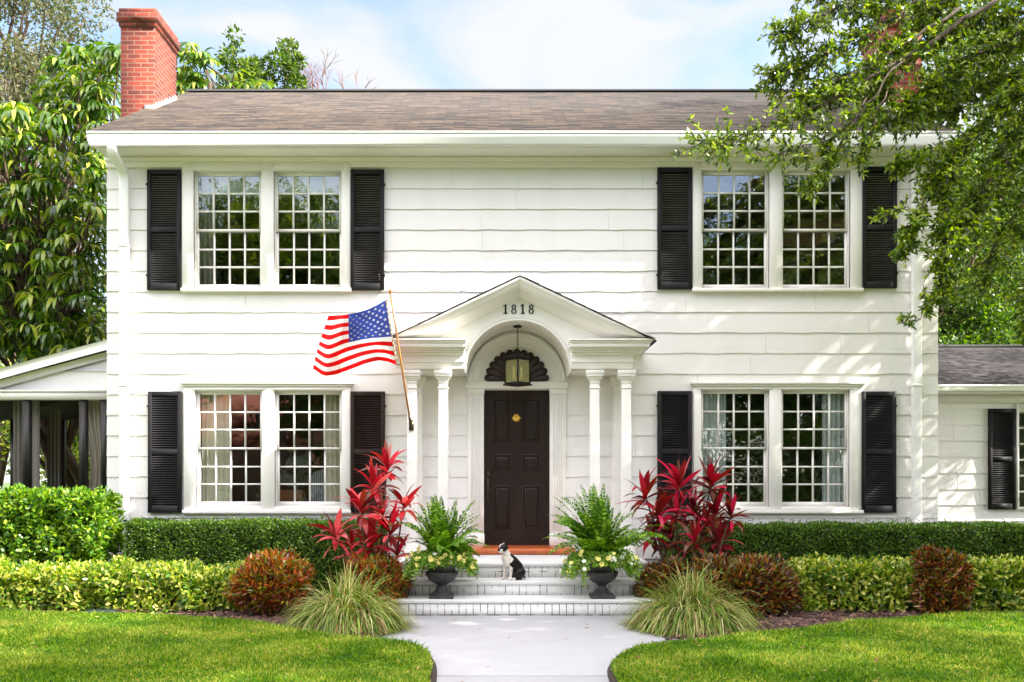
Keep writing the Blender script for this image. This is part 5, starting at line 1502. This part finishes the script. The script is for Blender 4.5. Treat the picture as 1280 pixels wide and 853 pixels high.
# --- grey oak, upper left corner, far
tree('tall_oak', 'grey green mossy oak crown in the top left corner', (-11.5, 8), 12, P(20, 70, 8), (2.0, 1.6, 2.6), 60, 17000, .10, m_olive, 84, .20, bark=m_darkbark, droop=.15, spread=.28)
g = Geo(); rm = np.random.default_rng(85)
q = P(15, 100, 7.2); n = 900
cpt = [P(rm.uniform(-30, 70), rm.uniform(60, 170), rm.uniform(6.6, 8.2)) for _ in range(26)]
p = np.array([cpt[rm.integers(0, 26)] for _ in range(n)])+rm.normal(0, .10, (n, 3))
g.strips(p, np.stack([rm.normal(0, .2, n), rm.normal(0, .2, n), -np.ones(n)], 1), rm.uniform(.25, .7, n), .018, 1.0, 5, shape='grass')
tag(g.build('spanish_moss', leafmat('moss', [(.22,.19,.13), (.30,.27,.20), (.36,.31,.24)], .9, .3, .1)), 'grey brown moss hanging in the oak at the top left', 'moss', kind='stuff')

# --- woodland right behind the wing
tree('evergreen_tree', 'dense green tree rising behind the right wing roof', (8.2, 7.5), 11, (8.6, 8.0, 6.3), (3.0, 1.8, 3.4), 70, 26000, .115, m_bgleaf, 86, .26, bark=m_darkbark, spread=.26)
tree('evergreen_tree', 'deep green tree close behind the wing ridge', (9.3, 5.2+2), 6, (9.0, 7.0, 3.9), (2.6, 1.0, 2.6), 50, 22000, .10, m_hedgeD, 92, .16, bark=m_darkbark, spread=.3)
tree('evergreen_tree', 'darker tree farther back between the house corner and the wing', (7.0, 11), 9, (7.6, 11.5, 4.8), (3.2, 1.8, 3.6), 60, 20000, .15, m_hedgeD, 87, .2, bark=m_darkbark, spread=.3)
tree('evergreen_tree', 'broad tree at the right edge beyond the wing', (11.5, 9.5), 11, (11.6, 9.8, 6), (3.4, 2, 4.2), 60, 20000, .14, m_bgleaf, 88, .3, bark=m_bark, spread=.3)
tree('evergreen_tree', 'tall pale green tree showing through the oak above the wing', (13.5, 13), 14, (12.6, 12.5, 10), (3.6, 2, 5.0), 60, 20000, .17, m_bgleaf, 93, .3, bark=m_bark, spread=.3)
tree('evergreen_tree', 'dark tree behind the umbrella tree at the far left', (-9.5, 12), 11, (-9.6, 12, 5.5), (4.6, 2, 5.2), 80, 22000, .18, m_hedgeD, 89, .3, bark=m_darkbark, spread=.28)
tree('evergreen_tree', 'yellow green shrubby tree behind the screened porch', (-8.4, 7.5), 4, (-8.4, 7.5, 2.2), (3.6, 1.4, 2.4), 60, 26000, .12, m_hedgeV, 90, .12, bark=m_darkbark, spread=.35)

# --- across the street, behind the photographer: seen in the window panes
nb = thing('brick_house', 'low brick house with red tile roof across the street', 'house', (-10, -36, 0))
Geo().box(-17, -3, -41, -34, 0, 3.4).build('wall', M('pink_brick_wall', (.24, .12, .08), .8), nb)
Geo().prism([(-33.2, 3.3), (-37.5, 6.6), (-41.8, 3.3)], -17.6, -2.4).build('roof', M('terracotta_roof', (.22, .06, .03), .8), nb)
Geo().box(-12, -10.4, -33.99, -33.9, .9, 2.4).box(-7, -5.4, -33.99, -33.9, .9, 2.4).build('window', m_trim, nb)
for k, (x, y, zc, rx, rz, lb) in enumerate(((-17,-27,9.5,5.4,6.8,'large leafy street tree opposite the screened porch'),(-11,-29,10.0,4.8,4.8,'street tree opposite the upper left window'),(-5,-27,7.5,5.2,5.8,'rounded street tree opposite the flag'),(4.5,-26,7.0,5.0,6.0,'leafy street tree opposite the front door'),(13.5,-28,8.2,5.6,6.6,'broad street tree opposite the right windows'),(23,-28,8,5,6,'tall street tree opposite the side wing'),(-26,-32,8,6,6.5,'tall street tree far down the road'))):
    tree('street_tree', lb, (x, y), 12, (x, y, zc), (rx, 3.0, rz), 130, 26000, .34, m_oak if k % 2 else m_bgleaf, 100+k, .3, group='trees across the street', spread=.30)

for k, (x, y, rx, lb) in enumerate(((9, -25, 8, 'long shrub bank across the street opposite the right windows'), (22, -26, 7, 'shrub bank across the street far right'))):
    tree('street_shrub', lb, (x, y), 3, (x, y, 1.7), (rx, 1.2, 2.1), 90, 14000, .26, m_bgleaf, 140+k, .1, group='shrub banks across the street', spread=.35)
